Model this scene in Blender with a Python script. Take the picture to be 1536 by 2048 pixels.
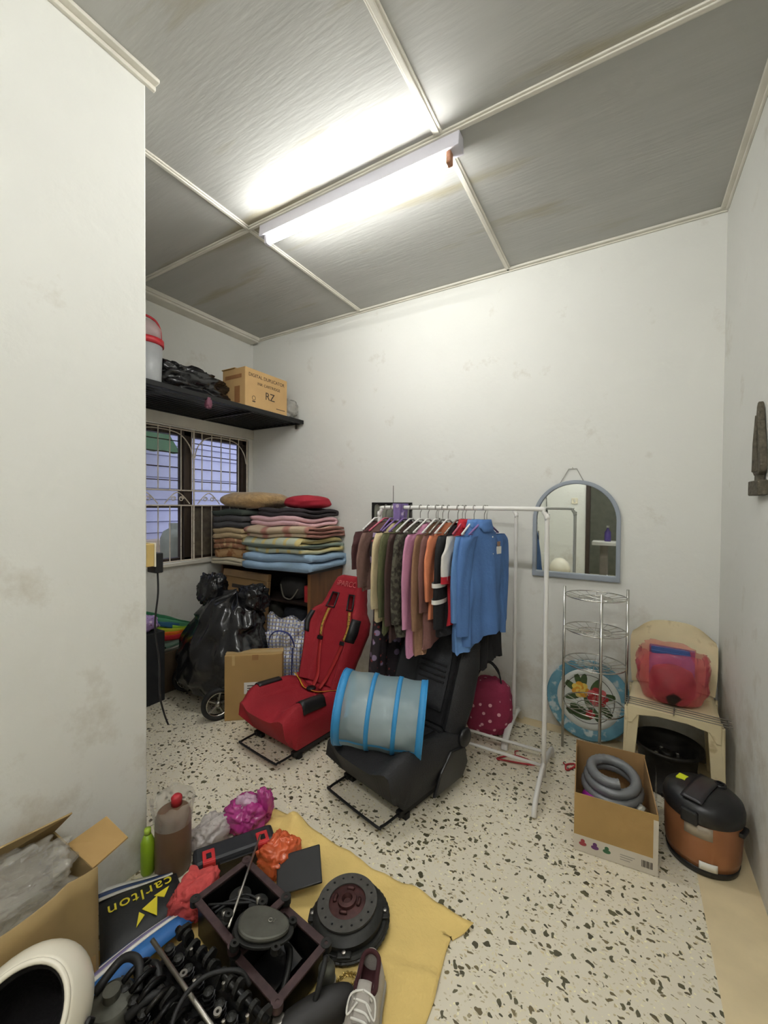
import bpy, math, random
from mathutils import Vector, Matrix, noise
for o in list(bpy.data.objects): bpy.data.objects.remove(o)
SC = bpy.context.scene
COL = SC.collection
PI = math.pi
# ---------------------------------------------------------------- camera
CAM_H = 1.405
cam_d = bpy.data.cameras.new('camera'); cam = bpy.data.objects.new('camera', cam_d); COL.objects.link(cam)
cam_d.sensor_fit = 'VERTICAL'; cam_d.sensor_height = 36.0
cam_d.lens = 819.9 / 2048 * 36.0
cam_d.clip_start = 0.02
cam_d.shift_y = (1025.5 - 1024) / 2048
yaw, pitch, roll = math.radians(30.57), math.radians(0.965), math.radians(0.444)
fw = Vector((-math.sin(yaw)*math.cos(pitch), math.cos(yaw)*math.cos(pitch), -math.sin(pitch)))
rt = Vector((math.cos(yaw), math.sin(yaw), 0)); up = rt.cross(fw)
r2 = rt*math.cos(roll) + up*math.sin(roll); u2 = -rt*math.sin(roll) + up*math.cos(roll)
mw = Matrix((r2, u2, -fw)).transposed().to_4x4(); mw.translation = (0, 0, CAM_H)
cam.matrix_world = mw
SC.camera = cam
# ---------------------------------------------------------------- world and view
W = bpy.data.worlds.new('sky'); SC.world = W; W.use_nodes = True
bg = W.node_tree.nodes['Background']; bg.inputs[0].default_value = (0.80, 0.86, 1.0, 1); bg.inputs[1].default_value = 1.0
SC.view_settings.view_transform = 'Standard'; SC.view_settings.look = 'None'
SC.view_settings.gamma = 1.0; SC.view_settings.use_curve_mapping = False
SC.view_settings.exposure = 0.70
SC.cycles.max_bounces = 6; SC.cycles.diffuse_bounces = 4; SC.cycles.glossy_bounces = 3; SC.cycles.transmission_bounces = 2; SC.cycles.transparent_max_bounces = 10
SC.cycles.caustics_reflective = False; SC.cycles.caustics_refractive = False; SC.cycles.adaptive_threshold = 0.06; SC.cycles.use_denoising = True; SC.cycles.use_light_tree = False
TUBE = 62.0

# ---------------------------------------------------------------- helpers
def lin(c):
    return tuple((x/255/12.92 if x/255 <= .04045 else ((x/255+.055)/1.055)**2.4) for x in c)
_m = {}
def mat(name, rgb, rough=.6, metal=0., var=.12, scale=9., bump=0., bscale=60., kind=None, rgb2=None, psc=20., alpha=1., spec=.5, stretch=None, thr=.5, coat=0., sheen=0., rgb3=None):
    if name in _m: return _m[name]
    m = bpy.data.materials.new(name); _m[name] = m; m.use_nodes = True
    nt = m.node_tree; N = nt.nodes; L = nt.links; b = N['Principled BSDF']
    c = lin(rgb)
    tc = N.new('ShaderNodeTexCoord'); mp = N.new('ShaderNodeMapping'); L.new(tc.outputs['Object'], mp.inputs[0])
    if stretch: mp.inputs['Scale'].default_value = stretch
    def mixc(fac, a, bb):
        x = N.new('ShaderNodeMix'); x.data_type = 'RGBA'
        if hasattr(fac, 'is_linked') or hasattr(fac, 'links'): L.new(fac, x.inputs[0])
        else: x.inputs[0].default_value = fac
        for s, i in ((a, 6), (bb, 7)):
            if isinstance(s, tuple): x.inputs[i].default_value = (*s[:3], 1)
            else: L.new(s, x.inputs[i])
        return x.outputs[2]
    def ramp(sock, a, bb, inv=False):
        r = N.new('ShaderNodeMapRange'); L.new(sock, r.inputs[0]); r.inputs[1].default_value = a; r.inputs[2].default_value = bb
        if inv: r.inputs[3].default_value = 1; r.inputs[4].default_value = 0
        return r.outputs[0]
    n = N.new('ShaderNodeTexNoise'); n.inputs['Scale'].default_value = scale; n.inputs['Detail'].default_value = 4
    L.new(mp.outputs[0], n.inputs[0])
    lo = tuple(x*(1-var) for x in c); hi = tuple(min(1, x*(1+var)) for x in c)
    col = mixc(ramp(n.outputs[0], .3, .7), lo, hi)
    if kind == 'floral':
        v = N.new('ShaderNodeTexVoronoi'); v.inputs['Scale'].default_value = psc; L.new(mp.outputs[0], v.inputs[0])
        col = mixc(ramp(v.outputs[0], thr*.8, thr, True), col, lin(rgb2))
        if rgb3:
            v2 = N.new('ShaderNodeTexVoronoi'); v2.inputs['Scale'].default_value = psc*1.7; L.new(mp.outputs[0], v2.inputs[0])
            col = mixc(ramp(v2.outputs[0], thr*.55, thr*.7, True), col, lin(rgb3))
    elif kind == 'blotch':
        v = N.new('ShaderNodeTexNoise'); v.inputs['Scale'].default_value = psc; v.inputs['Detail'].default_value = 6; L.new(mp.outputs[0], v.inputs[0])
        col = mixc(ramp(v.outputs[0], thr-.04, thr+.06), col, lin(rgb2))
    elif kind in ('stripe', 'wood'):
        v = N.new('ShaderNodeTexWave'); v.inputs['Scale'].default_value = psc; v.inputs['Distortion'].default_value = 4. if kind == 'wood' else .3
        v.inputs['Detail'].default_value = 3 if kind == 'wood' else 0
        L.new(mp.outputs[0], v.inputs[0]); col = mixc(ramp(v.outputs[1], thr-.15, thr+.15), col, lin(rgb2))
    elif kind == 'check':
        a = N.new('ShaderNodeTexWave'); a.inputs['Scale'].default_value = psc; L.new(mp.outputs[0], a.inputs[0])
        d = N.new('ShaderNodeTexWave'); d.inputs['Scale'].default_value = psc; d.bands_direction = 'Z'; L.new(mp.outputs[0], d.inputs[0])
        col = mixc(ramp(a.outputs[1], thr-.1, thr+.1), col, lin(rgb2))
        col = mixc(ramp(d.outputs[1], thr-.1, thr+.1), col, lin(rgb3 or rgb2))
    L.new(col, b.inputs['Base Color'])
    b.inputs['Roughness'].default_value = rough; b.inputs['Metallic'].default_value = metal
    b.inputs['Specular IOR Level'].default_value = spec; b.inputs['Alpha'].default_value = alpha
    b.inputs['Coat Weight'].default_value = coat; b.inputs['Sheen Weight'].default_value = sheen
    if bump:
        n2 = N.new('ShaderNodeTexNoise'); n2.inputs['Scale'].default_value = bscale; n2.inputs['Detail'].default_value = 5
        L.new(mp.outputs[0], n2.inputs[0])
        bp = N.new('ShaderNodeBump'); bp.inputs['Strength'].default_value = bump; bp.inputs['Distance'].default_value = .01
        L.new(n2.outputs[0], bp.inputs['Height']); L.new(bp.outputs[0], b.inputs['Normal'])
    return m

class G:
    """collects shapes for one mesh"""
    def __init__(s): s.v = []; s.f = []
    def add(s, vs, fs):
        k = len(s.v); s.v += [tuple(q) for q in vs]; s.f += [tuple(i+k for i in f) for f in fs]; return s
    def box(s, x0, x1, y0, y1, z0, z1, M=None):
        vs = [Vector((x, y, z)) for z in (z0, z1) for y in (y0, y1) for x in (x0, x1)]
        if M: vs = [M @ q for q in vs]
        return s.add(vs, [(0,2,3,1), (4,5,7,6), (0,1,5,4), (2,6,7,3), (0,4,6,2), (1,3,7,5)])
    def tube(s, pts, r, n=8, closed=False, flat=None):
        pts = [Vector(q) for q in pts]; k = len(pts); rs = r if isinstance(r, (list, tuple)) else [r]*k
        vs = []; fs = []; ref = None
        for i, q in enumerate(pts):
            a = pts[i-1] if (i > 0 or closed) else q; b = pts[(i+1) % k] if (i < k-1 or closed) else q
            t = (b-a).normalized()
            if ref is None: ref = Vector((0,0,1)) if abs(t.z) < .9 else Vector((1,0,0))
            e1 = (ref - t*ref.dot(t)).normalized(); e2 = t.cross(e1); ref = e1
            for j in range(n):
                w = 2*PI*j/n; vs.append(q + (e1*math.cos(w)*(flat or 1) + e2*math.sin(w))*rs[i])
        for i in range(k if closed else k-1):
            for j in range(n):
                a, b = i*n+j, i*n+(j+1) % n; c, d = ((i+1) % k)*n+(j+1) % n, ((i+1) % k)*n+j
                fs.append((a, b, c, d))
        if not closed: fs += [tuple(range(n-1, -1, -1)), tuple((k-1)*n+j for j in range(n))]
        return s.add(vs, fs)
    def lathe(s, prof, n=32, c=(0,0,0), M=None, cap=True):
        vs = []; fs = []; c = Vector(c)
        for (r, z) in prof:
            for j in range(n):
                w = 2*PI*j/n; q = Vector((r*math.cos(w), r*math.sin(w), z)); vs.append((M @ q if M else q) + c)
        for i in range(len(prof)-1):
            for j in range(n): fs.append((i*n+j, i*n+(j+1) % n, (i+1)*n+(j+1) % n, (i+1)*n+j))
        if cap and prof[0][0] > 1e-6: fs.append(tuple(range(n-1, -1, -1)))
        if cap and prof[-1][0] > 1e-6: fs.append(tuple((len(prof)-1)*n+j for j in range(n)))
        return s.add(vs, fs)
    def prism(s, poly, M, d):
        """poly in local xy, extruded along local z from 0 to d, placed by matrix M"""
        k = len(poly); vs = [M @ Vector((x, y, 0)) for x, y in poly] + [M @ Vector((x, y, d)) for x, y in poly]
        return s.add(vs, [tuple(range(k-1, -1, -1)), tuple(range(k, 2*k))] + [(i, (i+1) % k, k+(i+1) % k, k+i) for i in range(k)])
    def surf(s, fn, nu, nv, cu=False, cv=False):
        vs = [fn(i/(nu if cu else nu-1), j/(nv if cv else nv-1)) for i in range(nu) for j in range(nv)]
        fs = [(i*nv+j, ((i+1) % nu)*nv+j, ((i+1) % nu)*nv+(j+1) % nv, i*nv+(j+1) % nv) for i in range(nu if cu else nu-1) for j in range(nv if cv else nv-1)]
        return s.add(vs, fs)
    def shell(s, fr, bk, us, vs_, holes=()):
        nu, nv = len(us), len(vs_); A = [fr(u, v) for u in us for v in vs_]; Bk = [bk(u, v) for u in us for v in vs_]; K = nu*nv; fs = []
        hole = lambda i, j: any(a <= (us[i]+us[i+1])/2 <= b and c <= (vs_[j]+vs_[j+1])/2 <= d for a, b, c, d in holes)
        solid = lambda i, j: 0 <= i < nu-1 and 0 <= j < nv-1 and not hole(i, j)
        for i in range(nu-1):
            for j in range(nv-1):
                if not solid(i, j): continue
                a, b, c, d = i*nv+j, (i+1)*nv+j, (i+1)*nv+j+1, i*nv+j+1
                fs += [(a, b, c, d), (K+d, K+c, K+b, K+a)]
                for (p, q, ii, jj) in ((a, b, i, j-1), (b, c, i+1, j), (c, d, i, j+1), (d, a, i-1, j)):
                    if not solid(ii, jj): fs.append((p, K+p, K+q, q))
        return s.add(A+Bk, fs)
def link(name, me, parent):
    o = bpy.data.objects.new(name, me); COL.objects.link(o)
    if parent: o.parent = parent
    return o
def put(name, g, m, parent=None, smooth=False, bevel=0, solid=0, subs=0, label=None, cat=None, group=None, kind=None, loc=None, rz=0, auto=None):
    me = bpy.data.meshes.new(name); me.from_pydata(g.v, [], g.f); me.validate(); me.update()
    me.materials.append(m)
    if smooth: me.shade_smooth()
    if auto: me.shade_smooth(); me.set_sharp_from_angle(angle=math.radians(auto))
    o = link(name, me, parent)
    if loc: o.location = loc
    if rz: o.rotation_euler.z = rz
    if solid:
        d = o.modifiers.new('solid', 'SOLIDIFY'); d.thickness = solid; d.offset = 0
    if bevel:
        d = o.modifiers.new('bevel', 'BEVEL'); d.width = bevel; d.segments = 2; d.limit_method = 'ANGLE'; d.angle_limit = .6
    if subs:
        d = o.modifiers.new('subd', 'SUBSURF'); d.levels = subs; d.render_levels = subs
    tag(o, label, cat, group, kind); return o
def tag(o, label=None, cat=None, group=None, kind=None):
    if label: o['label'] = label
    if cat: o['category'] = cat
    if group: o['group'] = group
    if kind: o['kind'] = kind
    return o
def thing(name, label, cat, loc=(0,0,0), rz=0, group=None, rot=None):
    o = link(name, None, None); o.location = loc; o.rotation_euler = rot if rot else (0, 0, rz); o.empty_display_size = .05
    return tag(o, label, cat, group)
def text(name, body, size, M, m, parent, ext=.0006, sx=1., spacing=1.):
    c = bpy.data.curves.new(name, 'FONT'); c.body = body; c.size = size; c.extrude = ext; c.align_x = 'CENTER'; c.align_y = 'CENTER'; c.space_character = spacing
    c.materials.append(m); o = bpy.data.objects.new(name, c); COL.objects.link(o)
    bpy.context.view_layer.update()
    me = bpy.data.meshes.new_from_object(o.evaluated_get(bpy.context.evaluated_depsgraph_get())); bpy.data.objects.remove(o)
    if not me.materials: me.materials.append(m)
    q = link(name, me, parent); q.matrix_local = M @ Matrix.Diagonal((sx, 1, 1, 1)); return q
def frame(o, x, y):
    """matrix with local x axis along x, local y along y (made square), origin o"""
    x = Vector(x).normalized(); y = Vector(y); y = (y - x*y.dot(x)).normalized(); z = x.cross(y)
    M = Matrix((x, y, z)).transposed().to_4x4(); M.translation = Vector(o); return M
def spl(pts, k=6, closed=False):
    pts = [Vector(q) for q in pts]; n = len(pts); out = []
    for i in range(n if closed else n-1):
        p0 = pts[(i-1) % n] if (closed or i > 0) else pts[0]; p1 = pts[i]; p2 = pts[(i+1) % n]; p3 = pts[(i+2) % n] if (closed or i+2 < n) else pts[-1]
        for j in range(k):
            t = j/k; out.append(.5*((2*p1)+(p2-p0)*t+(2*p0-5*p1+4*p2-p3)*t*t+(3*p1-p0-3*p2+p3)*t**3))
    if not closed: out.append(pts[-1])
    return out
def nz(x, y=0, z=0): return noise.noise(Vector((x, y, z)))
def ring(c, r, n=32, ax=None, ay=None):
    c = Vector(c); ax = Vector(ax or (1,0,0)); ay = Vector(ay or (0,1,0))
    return [c + ax*r*math.cos(2*PI*i/n) + ay*r*math.sin(2*PI*i/n) for i in range(n)]
def interp(tab, v):
    for (a, p), (b, q) in zip(tab, tab[1:]):
        if v <= b:
            t = max(0, (v-a)/(b-a)); t = t*t*(3-2*t); return p+(q-p)*t
    return tab[-1][1]
def blob(c, size, seed, crumple=.12, freq=2.2, e=.7, flat=.0, nu=56, nv=36, neck=None, ridge=True):
    """crumpled bag-like closed surface; neck = (height, radius) tuft gathered on top"""
    g = G(); c = Vector(c); S = Vector(size)
    sg = lambda x: math.copysign(abs(x)**e, x)
    def fn(u, v):
        a = u*2*PI; b = (v-.5)*PI*.9995
        q = Vector((sg(math.cos(a))*abs(math.cos(b))**e, sg(math.sin(a))*abs(math.cos(b))**e, sg(math.sin(b))))
        n1 = noise.fractal(q*freq*.75+Vector((seed, seed*.7, 0)), 1., 2., 2)
        n2 = 0
        if ridge:
            n2 = -.55*(1-abs(noise.noise(q*freq*1.3+Vector((0, seed, 3)))))**7-.35*(1-abs(noise.noise(q*freq*2.4+Vector((seed, 5, 1)))))**6+.25
        d = 1+crumple*(.8*n1+n2)
        z = q.z*d
        if z < -1+flat: z = -1+flat
        return c + Vector((q.x*d*S.x, q.y*d*S.y, z*S.z))
    g.surf(fn, nu, nv, cu=True)
    if neck:
        h, r = neck
        def fk(u, v):
            a = u*2*PI; rr = r*(.55+.75*abs(v-.35))*(1+.45*math.sin(a*7+seed)*v+.25*nz(a*3, v*4, seed)*v)
            return c + Vector((rr*math.cos(a), rr*math.sin(a), S.z*.9+h*v*(1+.3*nz(math.cos(a)*2, math.sin(a)*2, seed))))
        g.surf(fk, 36, 8, cu=True)
    return g
# ---------------------------------------------------------------- the room
H = 3.006; D = 2.826; R = .4416; LP = -1.582; YP = .890; LW = -3.176; BX1 = -.706; BX2 = -1.905; BY = 1.663; YF = -1.05
def wall_mat():
    m = mat('plaster', (226, 226, 220), rough=.75, var=.025, scale=1.6, bump=.18, bscale=22)
    nt = m.node_tree; N = nt.nodes; L = nt.links; b = N['Principled BSDF']
    src = b.inputs['Base Color'].links[0].from_socket
    tc = N.new('ShaderNodeTexCoord')
    sp = N.new('ShaderNodeTexVoronoi'); sp.inputs['Scale'].default_value = 2.3; L.new(tc.outputs['Object'], sp.inputs[0])
    r = N.new('ShaderNodeMapRange'); r.inputs[1].default_value = .022; r.inputs[2].default_value = .012; L.new(sp.outputs[0], r.inputs[0])
    x = N.new('ShaderNodeMix'); x.data_type = 'RGBA'; L.new(r.outputs[0], x.inputs[0]); L.new(src, x.inputs[6]); x.inputs[7].default_value = (*lin((120, 108, 92)), 1)
    # grubby patches with shapes of their own, gathered low on the wall
    nn = N.new('ShaderNodeTexNoise'); nn.inputs['Scale'].default_value = 3.2; nn.inputs['Detail'].default_value = 9; nn.inputs['Roughness'].default_value = .68; L.new(tc.outputs['Object'], nn.inputs[0])
    sx = N.new('ShaderNodeSeparateXYZ'); L.new(tc.outputs['Object'], sx.inputs[0])
    rz = N.new('ShaderNodeMapRange'); rz.inputs[1].default_value = .95; rz.inputs[2].default_value = .05; rz.inputs[3].default_value = 0; rz.inputs[4].default_value = .22; L.new(sx.outputs[2], rz.inputs[0])
    ad = N.new('ShaderNodeMath'); L.new(nn.outputs[0], ad.inputs[0]); L.new(rz.outputs[0], ad.inputs[1])
    r2 = N.new('ShaderNodeMapRange'); r2.inputs[1].default_value = .60; r2.inputs[2].default_value = .80; r2.inputs[4].default_value = .55; L.new(ad.outputs[0], r2.inputs[0])
    y = N.new('ShaderNodeMix'); y.data_type = 'RGBA'; L.new(r2.outputs[0], y.inputs[0]); L.new(x.outputs[2], y.inputs[6]); y.inputs[7].default_value = (*lin((168, 154, 128)), 1)
    L.new(y.outputs[2], b.inputs['Base Color']); return m
M_WALL = wall_mat()
def terrazzo():
    m = bpy.data.materials.new('terrazzo'); m.use_nodes = True; nt = m.node_tree; N = nt.nodes; L = nt.links; b = N['Principled BSDF']
    tc = N.new('ShaderNodeTexCoord')
    dn = N.new('ShaderNodeTexNoise'); dn.inputs['Scale'].default_value = 45; dn.inputs['Detail'].default_value = 1; L.new(tc.outputs['Object'], dn.inputs[0])
    dm = N.new('ShaderNodeVectorMath'); dm.operation = 'MULTIPLY_ADD'; L.new(dn.outputs['Color'], dm.inputs[0]); dm.inputs[1].default_value = (.024, .024, 0); L.new(tc.outputs['Object'], dm.inputs[2])
    base = N.new('ShaderNodeTexNoise'); base.inputs['Scale'].default_value = 3; base.inputs['Detail'].default_value = 5; L.new(tc.outputs['Object'], base.inputs[0])
    def mix(f, a, c):
        x = N.new('ShaderNodeMix'); x.data_type = 'RGBA'; L.new(f, x.inputs[0])
        for s, i in ((a, 6), (c, 7)):
            if isinstance(s, tuple): x.inputs[i].default_value = (*lin(s), 1)
            else: L.new(s, x.inputs[i])
        return x.outputs[2]
    col = mix(base.outputs[0], (226, 217, 194), (238, 231, 212))
    for sc, prob, rad, cl, st, rz in ((80, .40, .40, (196, 184, 156), (1, 1.4, 1), .4), (58, .60, .34, (168, 156, 124), (1, 1.7, 1), 1.1), (34, .66, .34, (96, 86, 62), (1, 1.9, 1), -.5), (34, .78, .36, (82, 78, 58), (1.7, 1, 1), .3), (22, .54, .29, (76, 72, 52), (1, 1.4, 1), .8)):
        mp = N.new('ShaderNodeMapping'); mp.inputs['Scale'].default_value = st; mp.inputs['Rotation'].default_value = (0, 0, rz); L.new(dm.outputs[0], mp.inputs[0])
        v = N.new('ShaderNodeTexVoronoi'); v.voronoi_dimensions = '2D'; v.inputs['Scale'].default_value = sc; L.new(mp.outputs[0], v.inputs[0])
        se = N.new('ShaderNodeSeparateColor'); L.new(v.outputs['Color'], se.inputs[0])
        rr = N.new('ShaderNodeMapRange'); rr.inputs[1].default_value = prob; rr.inputs[2].default_value = 1; rr.inputs[3].default_value = -.05; rr.inputs[4].default_value = rad; L.new(se.outputs[0], rr.inputs[0])
        lt = N.new('ShaderNodeMath'); lt.operation = 'LESS_THAN'; L.new(v.outputs['Distance'], lt.inputs[0]); L.new(rr.outputs[0], lt.inputs[1])
        c2 = tuple(min(255, int(k*1.35)) for k in cl)
        col = mix(lt.outputs[0], col, mix(se.outputs[1], cl, c2))
    L.new(col, b.inputs['Base Color']); b.inputs['Roughness'].default_value = .42
    return m
M_TER = terrazzo()
M_CEM = mat('cement_border', (228, 210, 170), rough=.6, var=.1, scale=6, bump=.05)
M_CEIL = mat('ceiling_paint', (178, 178, 173), rough=.7, var=.05, scale=2.5, bump=.13, bscale=14, stretch=(.6, 4, 1), kind='blotch', rgb2=(166, 160, 140), psc=1.6, thr=.62)
M_TRIM = mat('cream_trim', (218, 214, 202), rough=.55, var=.1, scale=5, bump=.1)
M_EDGE = mat('edge_paint', (222, 218, 206), rough=.6, var=.03)

floor = put('floor', G().box(-3.4, .255, -4.2, 2.735, -.1, 0), M_TER, kind='structure', label='cream terrazzo floor with dark stone chips', cat='floor')
put('trim_1', G().box(.255, .60, -4.2, 2.96, -.1, .0005), M_CEM, kind='structure', label='plain tan cement border strip along the right wall', cat='floor border')
put('trim_2', G().box(-3.4, .255, 2.735, 2.96, -.1, .0005), M_CEM, kind='structure', label='plain cement border strip along the back wall', cat='floor border')
put('wall_back', G().box(LW-.14, R+.14, D, D+.14, 0, H+.1), M_WALL, kind='structure', label='white plaster wall behind the clothes rack', cat='wall')
put('wall_right', G().box(R, R+.14, YF-.14, D, 0, H+.1), M_WALL, kind='structure', label='white plaster wall on the right with carved wooden ornament', cat='wall')
WY0, WY1, WZ0, WZ1 = 1.15, 2.775, .93, 2.035
g = G().box(LW-.14, LW, YP-.14, D, 0, WZ0).box(LW-.14, LW, YP-.14, D, WZ1, H+.1).box(LW-.14, LW, YP-.14, WY0, WZ0, WZ1).box(LW-.14, LW, WY1, D, WZ0, WZ1)
put('wall_left', g, M_WALL, kind='structure', label='white wall with the grilled window at the far left', cat='wall')
g = G().box(LP-.14, LP, YF-.14, YP, 0, H+.1).box(LW, LP-.14, YP-.14, YP, 0, H+.1)
put('wall_partition', g, M_WALL, kind='structure', bevel=.006, label='large white wall on the near left with grimy lower part', cat='wall')
DX0, DX1, DZ = -.50, .28, 2.06
g = G().box(LP, DX0, YF-.14, YF, 0, H+.1).box(DX1, R, YF-.14, YF, 0, H+.1).box(DX0, DX1, YF-.14, YF, DZ, H+.1)
put('wall_front', g, M_WALL, kind='structure', label='white wall with doorway, seen only in the mirror', cat='wall')
g = G().box(-2.2, -2.1, -4.1, YF-.14, 0, H+.1).box(1.0, 1.1, -4.1, YF-.14, 0, H+.1).box(-2.2, 1.1, -4.2, -4.1, 0, H+.1).box(-2.2, 1.1, -4.2, YF-.14, H, H+.1).box(R+.14, 1.1, YF-.24, YF-.14, 0, H)
put('wall_hall', g, mat('hall_paint', (140, 140, 126), rough=.7), kind='structure', label='greenish hall beyond the doorway, seen only in the mirror', cat='wall')
M_DARKWOOD = mat('dark_wood', (66, 52, 42), rough=.55, var=.2, kind='wood', rgb2=(48, 36, 28), psc=4, stretch=(4, 4, .6))
g = G().box(DX0-.01, DX0+.045, YF-.15, YF+.015, 0, DZ).box(DX1-.045, DX1+.01, YF-.15, YF+.015, 0, DZ).box(DX0-.01, DX1+.01, YF-.15, YF+.015, DZ, DZ+.05)
put('door_1', g, M_DARKWOOD, kind='structure', bevel=.004, label='dark wooden door frame seen in the mirror', cat='door frame')

# ceiling: one sheet above, its panels and cover battens as pieces
ceil = put('ceiling', G().box(LW-.14, R+.14, YF-.14, D+.14, H+.012, H+.1), M_CEIL, kind='structure', label='grey white panelled ceiling with cover battens', cat='ceiling')
xs = [LW, BX2, BX1, R]; ys = [YF, -.74, .463, BY, D]
for i in range(3):
    for j in range(4):
        if i == 0 and j < 2: continue
        put('ceiling_panel', G().box(xs[i]+.002, xs[i+1]-.002, ys[j]+.002, ys[j+1]-.002, H, H+.012), M_CEIL, ceil, bevel=.002)
def batten(x0, x1, y0, y1, h=.014, w=.036):
    if x0 == x1: g = G().box(x0-w/2, x0+w/2, y0, y1, H-h*.55, H+.001).box(x0-w/4, x0+w/4, y0, y1, H-h, H-h*.5)
    else: g = G().box(x0, x1, y0-w/2, y0+w/2, H-h*.55, H+.001).box(x0, x1, y0-w/4, y0+w/4, H-h, H-h*.5)
    put('cover_batten', g, M_TRIM, ceil, bevel=.003)
batten(LW, R, BY, BY); batten(LP, R, .463, .463); batten(LP, R, -.74, -.74)
batten(BX2, BX2, BY, D); batten(BX2, BX2, YP, BY); batten(BX1-.012, BX1-.012, YF, BY-.018, w=.042); batten(BX1, BX1, BY+.018, D)
g = G().box(LW, R, D-.030, D, H-.014, H).box(LW, R, D-.012, D, H-.022, H-.014); put('trim_3', g, M_TRIM, kind='structure', bevel=.003, label='cream cornice batten along the top of the back wall', cat='cornice')
g = G().box(R-.034, R, YF, D-.031, H-.014, H).box(R-.012, R, YF, D-.031, H-.026, H-.014); put('trim_4', g, M_TRIM, kind='structure', bevel=.003, label='cream cornice batten along the top of the right wall', cat='cornice')
g = G().box(LW, LW+.11, YP, D-.031, H-.045, H).box(LW+.11, LW+.125, YP, D-.031, H-.030, H); put('trim_5', g, M_TRIM, kind='structure', bevel=.003, label='deep cream cornice above the window wall', cat='cornice')
g = G().box(LP, LP+.042, YF, YP+.03, H-.014, H).box(LP, LP+.016, YF, YP+.03, H-.03, H-.014); put('trim_6', g, M_TRIM, kind='structure', bevel=.003, label='cream cornice batten above the near left wall', cat='cornice')

# fluorescent lamp
lamp = thing('fluorescent_lamp', 'lit white fluorescent tube lamp fixed to the ceiling', 'lamp', (-1.23, BY, H))
M_LAMP = mat('lamp_enamel', (205, 203, 212), rough=.4, var=.03)
put('lamp_body', G().prism([(-.026, 0), (.026, 0), (.034, -.066), (-.034, -.066)], frame((-.59, .028, -.010), (0,1,0), (0,0,1)), 1.19), M_LAMP, lamp, bevel=.003)
for sx in (-1, 1):
    put('lamp_holder', G().box(sx*.548-.012, sx*.548+.012, .006, .042, -.124, -.07), M_LAMP if sx < 0 else mat('rusty_holder', (168, 120, 92), rough=.7, var=.3, scale=40), lamp, bevel=.006)
put('starter', G().lathe([(.0105, 0), (.0105, .03)], 12, (.43, .05, -.09), Matrix.Rotation(PI/2, 4, 'X').to_3x3()), M_LAMP, lamp)
mt = bpy.data.materials.new('tube_glow'); mt.use_nodes = True; b = mt.node_tree.nodes['Principled BSDF']; b.inputs['Emission Color'].default_value = (1, 1, .97, 1); b.inputs['Emission Strength'].default_value = TUBE; b.inputs['Base Color'].default_value = (.9, .9, .9, 1)
TUBE_OBJ = put('tube', G().tube([(-.535, .024, -.104), (.535, .024, -.104)], .0165, 10), mt, lamp, smooth=True)
# ---------------------------------------------------------------- common materials
M_WHITEMETAL = mat('white_enamel_metal', (226, 224, 220), rough=.35, var=.03)
M_CHROME = mat('chrome', (200, 198, 192), rough=.22, metal=1., var=.06)
M_STEEL = mat('dull_steel', (150, 148, 142), rough=.35, metal=1., var=.12, scale=30)
M_BLACKMETAL = mat('black_metal', (24, 24, 25), rough=.45, metal=.3, var=.2)
M_BLACKPLASTIC = mat('black_plastic', (26, 26, 28), rough=.38, var=.15)
M_GARBAGE = mat('black_film', (20, 20, 23), rough=.24, var=.2, bump=.5, bscale=16, spec=.7)
M_CARTON = mat('carton', (170, 138, 86), rough=.8, var=.07, scale=5, bump=.05, bscale=90)
M_CARTON2 = mat('carton_inside', (158, 124, 80), rough=.85, var=.08, scale=5)
M_CARTON_OLD = mat('old_carton', (158, 134, 90), rough=.85, var=.14, scale=4, bump=.15, bscale=25)
M_CREAM = mat('cream_plastic', (222, 207, 168), rough=.45, var=.07, scale=7, kind='blotch', rgb2=(190, 170, 128), psc=14, thr=.66)
M_WHITE = mat('white_card', (225, 223, 216), rough=.6, var=.03)
M_INK = mat('dark_ink', (52, 40, 30), rough=.7)
def clear_film(name, rgb, a, rough=.12):
    m = mat(name, rgb, rough=rough, var=.15, bump=.6, bscale=18, spec=.8, alpha=a); return m
M_CLEAR = clear_film('clear_film', (215, 213, 205), .28)

# ---------------------------------------------------------------- mirror on the back wall
mx, mz0, mzs, mr = -.275, .957, 1.325, .25
mir = thing('wall_mirror', 'arched mirror in grey blue frame hanging on the back wall', 'mirror', (mx, D, mz0))
def arch(r, zb, zs, n=28): return [(-r, zb), (r, zb)] + [(r*math.cos(PI*i/n), zs+r*math.sin(PI*i/n)) for i in range(n+1)]
Mz = frame((0, -.003, 0), (1,0,0), (0,0,1))           # extrudes toward -y
o1 = arch(mr, 0, mzs-mz0); i1 = arch(mr-.024, .036, mzs-mz0)
g = G(); k = len(o1)
for dd in (0, .022): g.v += [tuple(Mz @ Vector((x, y, dd))) for x, y in o1] + [tuple(Mz @ Vector((x, y, dd))) for x, y in i1]
for i in range(k):
    j = (i+1) % k
    g.f += [(i, k+i, k+j, j), (2*k+i, 2*k+j, 3*k+j, 3*k+i), (i, j, 2*k+j, 2*k+i), (k+i, 3*k+i, 3*k+j, k+j)]
put('mirror_frame', g, mat('grey_blue_plastic', (150, 158, 168), rough=.4, var=.04), mir, bevel=.004)
mm = mat('mirror_silver', (232, 236, 232), rough=.015, metal=1., var=.0)
put('mirror_glass', G().prism(arch(mr-.022, .034, mzs-mz0), frame((0, -.004, 0), (1,0,0), (0,0,1)), .004), mm, mir)
put('hanging_wire', G().tube([(-.09, -.006, .60), (-.04, -.006, .69), (.005, -.006, .69), (.05, -.006, .60)], .0022, 6), M_STEEL, mir)
put('nail', G().tube([(-.018, 0, .695), (-.018, -.014, .697)], .003, 8), M_STEEL, mir)

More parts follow.
